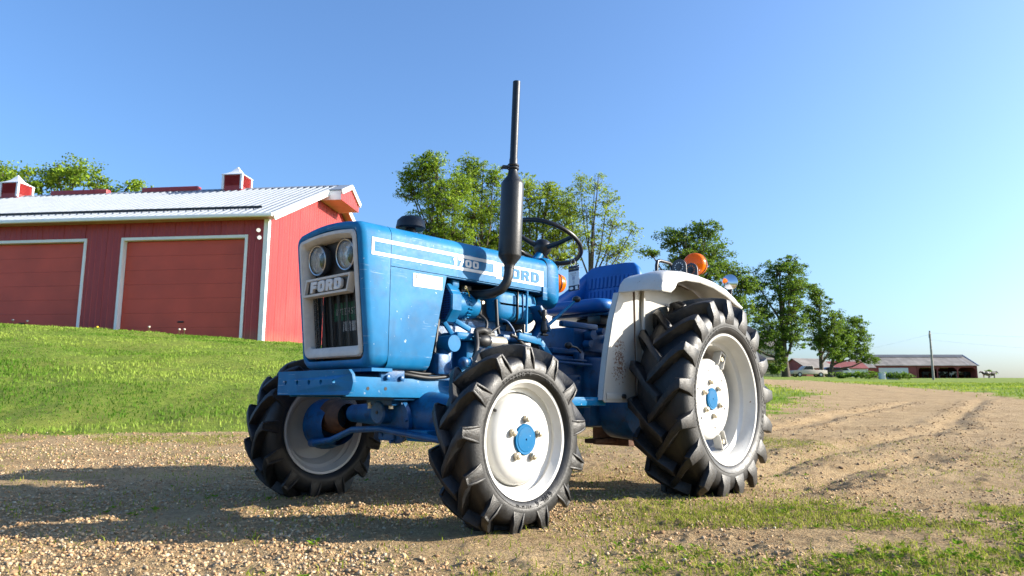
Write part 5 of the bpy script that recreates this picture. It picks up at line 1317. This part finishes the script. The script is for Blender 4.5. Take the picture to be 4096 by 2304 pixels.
    if kind=='rear':
        for k in range(6):
            a=R_(20)+2*math.pi*k/6; x,z=.150*math.cos(a),.150*math.sin(a); MB().cyl((x,side*.0362,z),(x,side*.0368,z),.0065,.0065,10).build('disc_hole',M['dark'],o,None)
        for a in (R_(118),R_(248),R_(358)):
            e=Vector((math.cos(a),0,math.sin(a))); tt=Vector((-math.sin(a),0,math.cos(a)))
            mb=MB(); Y_=Vector((0,side,0))
            for sg in (-1,1): mb.bar(e*.190+tt*.026*sg+Y_*.028,e*.272+tt*.026*sg+Y_*.030,.006,.045,(0,1,0))
            mb.bar(e*.268+tt*.029-Y_*-.03,e*.268-tt*.029+Y_*.03,.008,.045,(0,1,0)); mb.bar(e*.21-tt*.028+Y_*.012,e*.21+tt*.028+Y_*.012,.05,.006,(0,1,0))
            ck_=mb.build('rim_clamp',M['white'],o,None,bevel=.0015)
            MB().cyl(e*.238+Y_*.012,e*.238+Y_*.050,.013,.012,12).build('clamp_bolt',M['zinc'],o,40)
    else:
        a=R_(38); p_=Vector((.184*math.cos(a),side*.012,.184*math.sin(a))); MB().tube([p_,p_+Vector((-.004,side*.020,-.003)),p_+Vector((-.010,side*.034,-.008))],[.008,.006,.005],8).build('valve_stem',M['black'],o,50)
    return o
LUG={}
for kd,(w,R0,Rl,rb,bul,dth,wt) in {'rear':(.125,.474,.526,.325,.145,R_(19),.045),'front':(.065,.312,.354,.213,.088,R_(24),.038)}.items():
    for s in (1,-1): LUG[(kd,s)]=lug_mesh('tyre_lug',w,Rl,R0,rb,bul,dth,wt,s)
wheel('rear',(0,.680,.4740),1,R_(8)); wheel('rear',(0,-.680,.4740),-1,R_(3))
wheel('front',(1.47,.666,.3225),1,R_(6)); wheel('front',(1.47,-.666,.3225),-1,R_(17))
# --- fenders
def fender(s):
    Ymin,Ymax=.498,.700
    crown=[(.437,1.002),(.438,1.040),(.428,1.072),(.400,1.096),(.350,1.112),(.20,1.126),(.05,1.126),(-.10,1.115),(-.25,1.090),(-.36,1.050),(-.44,1.003)]
    lipb=[(.437,1.0015),(.40,1.0020),(.352,1.004),(.312,1.028),(.285,1.062),(.20,1.082),(.05,1.088),(-.10,1.076),(-.25,1.046),(-.36,1.010),(-.438,.992)]
    swp=[.078,.060,.035,.005,-.01,0,0,0,0,0,0]
    def top(i,y):
        x,z=crown[i]; k=(Ymax-y)/(Ymax-Ymin); return (x+swp[i]*k, s*y, z+.006*math.sin(math.pi*min(k*1.3,1)))
    mb=MB(); cols=[]
    for i in range(len(crown)):
        c=[(lipb[i][0],s*(Ymax+.004),lipb[i][1])]
        x,z=crown[i]; dz=max(z-lipb[i][1],.003)
        c+= [(x,s*(Ymax+.003),z-min(.022,dz*.6)),(x,s*(Ymax-.006),z-min(.007,dz*.2)),(x,s*(Ymax-.022),z)]
        for y in (.64,.59,.54,Ymin): c.append(top(i,y))
        cols.append(c)
    mb.loft(cols,False)
    outer=[list(c) for c in cols]; inner=[[(x*.988,y-s*.004 if abs(y)>.69 else y,z-.006) for x,y,z in c] for c in cols]
    mb.loft(inner,False,flip=True)
    mb.loft([[c[0] for c in outer],[c[0] for c in inner]],False); mb.loft([[c[-1] for c in outer],[c[-1] for c in inner]],False); mb.loft([outer[0],inner[0]],False); mb.loft([outer[-1],inner[-1]],False)
    fo=part(mb,'fender',M['white'],None,45)
    # upright sheet inside the tyre: front piece with a slanting edge, seam, rear piece
    fr_=[(.652,.455),(.664,.466),(.655,.53),(.622,.69),(.575,.85),(.516,.999),(.40,1.09),(.374,1.09),(.374,.455)]
    sh_=MB().prism(fr_,lambda a,b,t_:(a,t_,b),s*.4985,s*.5045).build('fender_front_sheet',M['rusty'],fo,None,bevel=.002)
    MB().prism([(.664,.466),(.655,.53),(.622,.69),(.575,.85),(.516,.999),(.500,.999),(.560,.85),(.607,.69),(.640,.53),(.648,.466)],lambda a,b,t_:(a,t_,b),s*.470,s*.4983).build('fender_edge_flange',M['white'],sh_,None)
    rw=[(.385,.50),(.385,1.09),(.2,1.112),(.0,1.112),(-.2,1.088),(-.36,1.03),(-.42,.90),(-.44,.75),(-.30,.60),(.05,.56),(.25,.50)]
    MB().prism(rw,lambda a,b,t_:(a,t_,b),s*.507,s*.512).build('fender_rear_sheet',M['rusty'],fo,None)
    MB().box(.3855,.389,s*.5046,s*.5095,.46,1.085).build('fender_seam',M['rustm'],fo,None)
    MB().tube([(.330,s*.524,.70),(.332,s*.522,.90),(.318,s*.520,1.08)],.011,12).build('fender_stay',M['rusty'],fo,60)
    MB().box(.470,.640,s*.505,s*.509,.468,.500).build('fender_tab',M['rusty'],fo,bevel=.0015); MB().cyl((.505,s*.509,.484),(.505,s*.522,.484),.013,.012,6).build('fender_bolt',M['dark'],fo)
    hose([(.26,s*.53,1.102),(.12,s*.57,1.075),(-.02,s*.55,1.085),(-.2,s*.50,1.085)],.0025,'rustm','lamp_wire')
    # amber warning lamp, brackets, grab handle, rear work lamp
    M_=M
    am=MB().lathe([(-.048,0.),(-.048,.044),(-.042,.058),(-.010,.066),(.0,.066)],(-.238,s*.522,1.244),(1,.18*s,0),32); al_=part(am,'amber_lamp',M['amber'],None,45)
    MB().lathe([(.002,.066),(.030,.063),(.042,.052),(.048,.02),(.049,0.)],(-.238,s*.522,1.244),(1,.18*s,0),32).build('front_lens',M['amber'],al_,45)
    MB().lathe([(-.003,.067),(-.003,.0685),(.005,.0685),(.005,.067)],(-.238,s*.522,1.244),(1,.18*s,0),32).build('seam_band',M['dark'],al_,45)
    MB().lathe([(-.02,.028),(.008,.030),(.010,.0)],(-.238,s*.522,1.244),(1,.18*s,0),18).build('bulb_holder',M['amberd'],al_,45)
    for a in (R_(80),R_(200),R_(320)): 
        p_=Vector((-.203,s*.525+.050*math.cos(a),1.232+.050*math.sin(a))); MB().sphere(p_,.004,8,5).build('lens_screw',M['zinc'],al_)
    MB().cyl((-.235,s*.525,1.10),(-.235,s*.525,1.18),.013,.013,12).build('lamp_stem',M['black'],al_)
    for bx,bz,r_ in ((.065,1.178,.044),(-.062,1.178,.041)):
        pl=[(-r_,-.062)]+[(r_*math.cos(R_(180-15*k)),r_*math.sin(R_(180-15*k))) for k in range(13)]+[(r_,-.062)]
        br_=MB().prism(pl,lambda a,b,t_:(bx+t_,s*(.590+a),bz+b),0.,.006).build('lamp_bracket',M['bracket'],fo,None)
        for k in range(12):
            a=2*math.pi*k/12; MB().cyl((bx+.006,s*(.590+.024*math.cos(a)),bz+.024*math.sin(a)),(bx+.0066,s*(.590+.024*math.cos(a)),bz+.024*math.sin(a)),.0036,.0036,8).build('hole_light_disc',M['decal'] if bx>0 else M['amber'],br_,None)  # white and amber discs painted as light showing through the holes
        MB().cyl((bx-.004,s*.590,bz),(bx+.012,s*.590,bz),.012,.012,16).build('bracket_knob',M['black' if bx<0 else 'bracket'],br_,40)
    part(MB().tube([(.072,s*.45,1.09),(.068,s*.45,1.205),(.058,s*.45,1.230),(.035,s*.45,1.237),(-.070,s*.45,1.237),(-.092,s*.45,1.228),(-.100,s*.45,1.205),(-.105,s*.45,1.09)],.0095,10),'grab_handle',M['black'],None,60)
    wl=part(MB().lathe([(-.055,0.),(-.050,.026),(-.02,.043),(.006,.045),(.008,.042),(.010,0.)],(-.465,s*.62,1.158),(.95,.3*s,.05),30),'work_lamp',M['mirror'],None,45)
    MB().bar((-.47,s*.62,1.115),(-.43,s*.62,1.0),.02,.006).build('lamp_stalk',M['dark'],wl)
def amber(name,c,e):
    t=NT(name); b=t.bsdf(Base_Color=c,Roughness=.18); tl_=t.n('BsdfTranslucent'); t.set(tl_.inputs['Color'],c); mx=t.n('MixShader'); mx.inputs[0].default_value=e; t.t.links.new(b.outputs[0],mx.inputs[1]); t.t.links.new(tl_.outputs[0],mx.inputs[2]); t.t.links.new(mx.outputs[0],t.out.inputs[0]); return t.m
M['amber']=amber('amber_lens',(.85,.21,.003),.35); M['amberd']=amber('amber_core',(.75,.10,.003),0.)
fender(1); fender(-1)
# --- sale tag hanging from the steering wheel (a thing of its own)
a=R_(148); tgp=SWC+(sx_*math.cos(a)+Vector((0,1,0))*math.sin(a))*.210
tagp=Vector((.345,.085,1.215))
tg=empty('sale_tag',tuple(tagp),'white and navy paper sale tag hanging from the steering wheel','tag')
nrm=(Vector((CAM.x,CAM.y,0))-Vector((tagp.x,tagp.y,0))).normalized(); nrm=(nrm+Vector((.25,0,.0))).normalized(); tx_=Vector((0,0,1)).cross(nrm).normalized()
def TP(a,b,o=0.): return tx_*a+Vector((0,0,b))-tx_*0+nrm*o+Vector((0,0,a*.16))
M['navy']=simple('navy_print',(.012,.018,.055),.4); M['paper']=simple('tag_paper',(.74,.75,.80),.45,var=.03)
def tq(x0,x1,y0,y1,o,name,mat,par): return MB().add([TP(x0,y0,o),TP(x1,y0,o),TP(x1,y1,o),TP(x0,y1,o)],[(0,1,2,3)]).build(name,mat,par,None)
card=MB().add([TP(-.030,-.148,0),TP(.030,-.148,0),TP(.030,-.005,0),TP(-.030,-.005,0),TP(-.030,-.148,-.0012),TP(.030,-.148,-.0012),TP(.030,-.005,-.0012),TP(-.030,-.005,-.0012)],[(0,1,2,3),(7,6,5,4),(0,4,5,1),(1,5,6,2),(2,6,7,3),(3,7,4,0)]).build('card',M['paper'],tg,None)
tq(-.030,.030,-.037,-.0052,.0006,'header_band',M['navy'],card); tq(-.030,.030,-.148,-.117,.0006,'footer_band',M['navy'],card)
flat_text('MECUM',.0105,lambda a_,b_,t_: TP(-.026+a_,-.026+b_,.0012),M['ylw'],card); flat_text('ON TIME',.0075,lambda a_,b_,t_: TP(.001+a_*.85,-.025+b_,.0012),M['paper'],card)
flat_text('FL2175',.012,lambda a_,b_,t_: TP(-.018+a_*.9,-.054+b_,.0012),M['ink'],card); flat_text('1700 4X4',.0065,lambda a_,b_,t_: TP(-.014+a_,-.063+b_,.0012),M['ink'],card)
M['lilac']=simple('grey_lilac_print',(.40,.40,.50),.5); tq(-.008,.006,-.085,-.066,.0008,'print_block',M['lilac'],card)
for i in range(4): tq(-.006,.004,-.092-i*.006,-.0905-i*.006,.0008,'print_line',M['ink'],card)
el=[TP(-.014+.011*math.cos(k*math.pi/8),-.132+.008*math.sin(k*math.pi/8),.0012) for k in range(16)]; MB().add(el,[tuple(range(16))]).build('oval_logo',M['paper'],card,None); tq(.008,.022,-.142,-.122,.0012,'square_logo',M['paper'],card)
MB().tube([TP(0,-.008,0),TP(.010,.008,.004),TP(.006,.03,.0),TP(-.010,.034,-.004),TP(-.016,.016,0),TP(-.006,-.004,.002)],.0014,6).build('string',M['paper'],tg,60)
MB().tube([TP(.008,-.002,0),TP(.03,-.018,0),TP(.052,-.026,0)],[.001,.002,.001],6).build('zip_tie',M['paper'],tg,60)
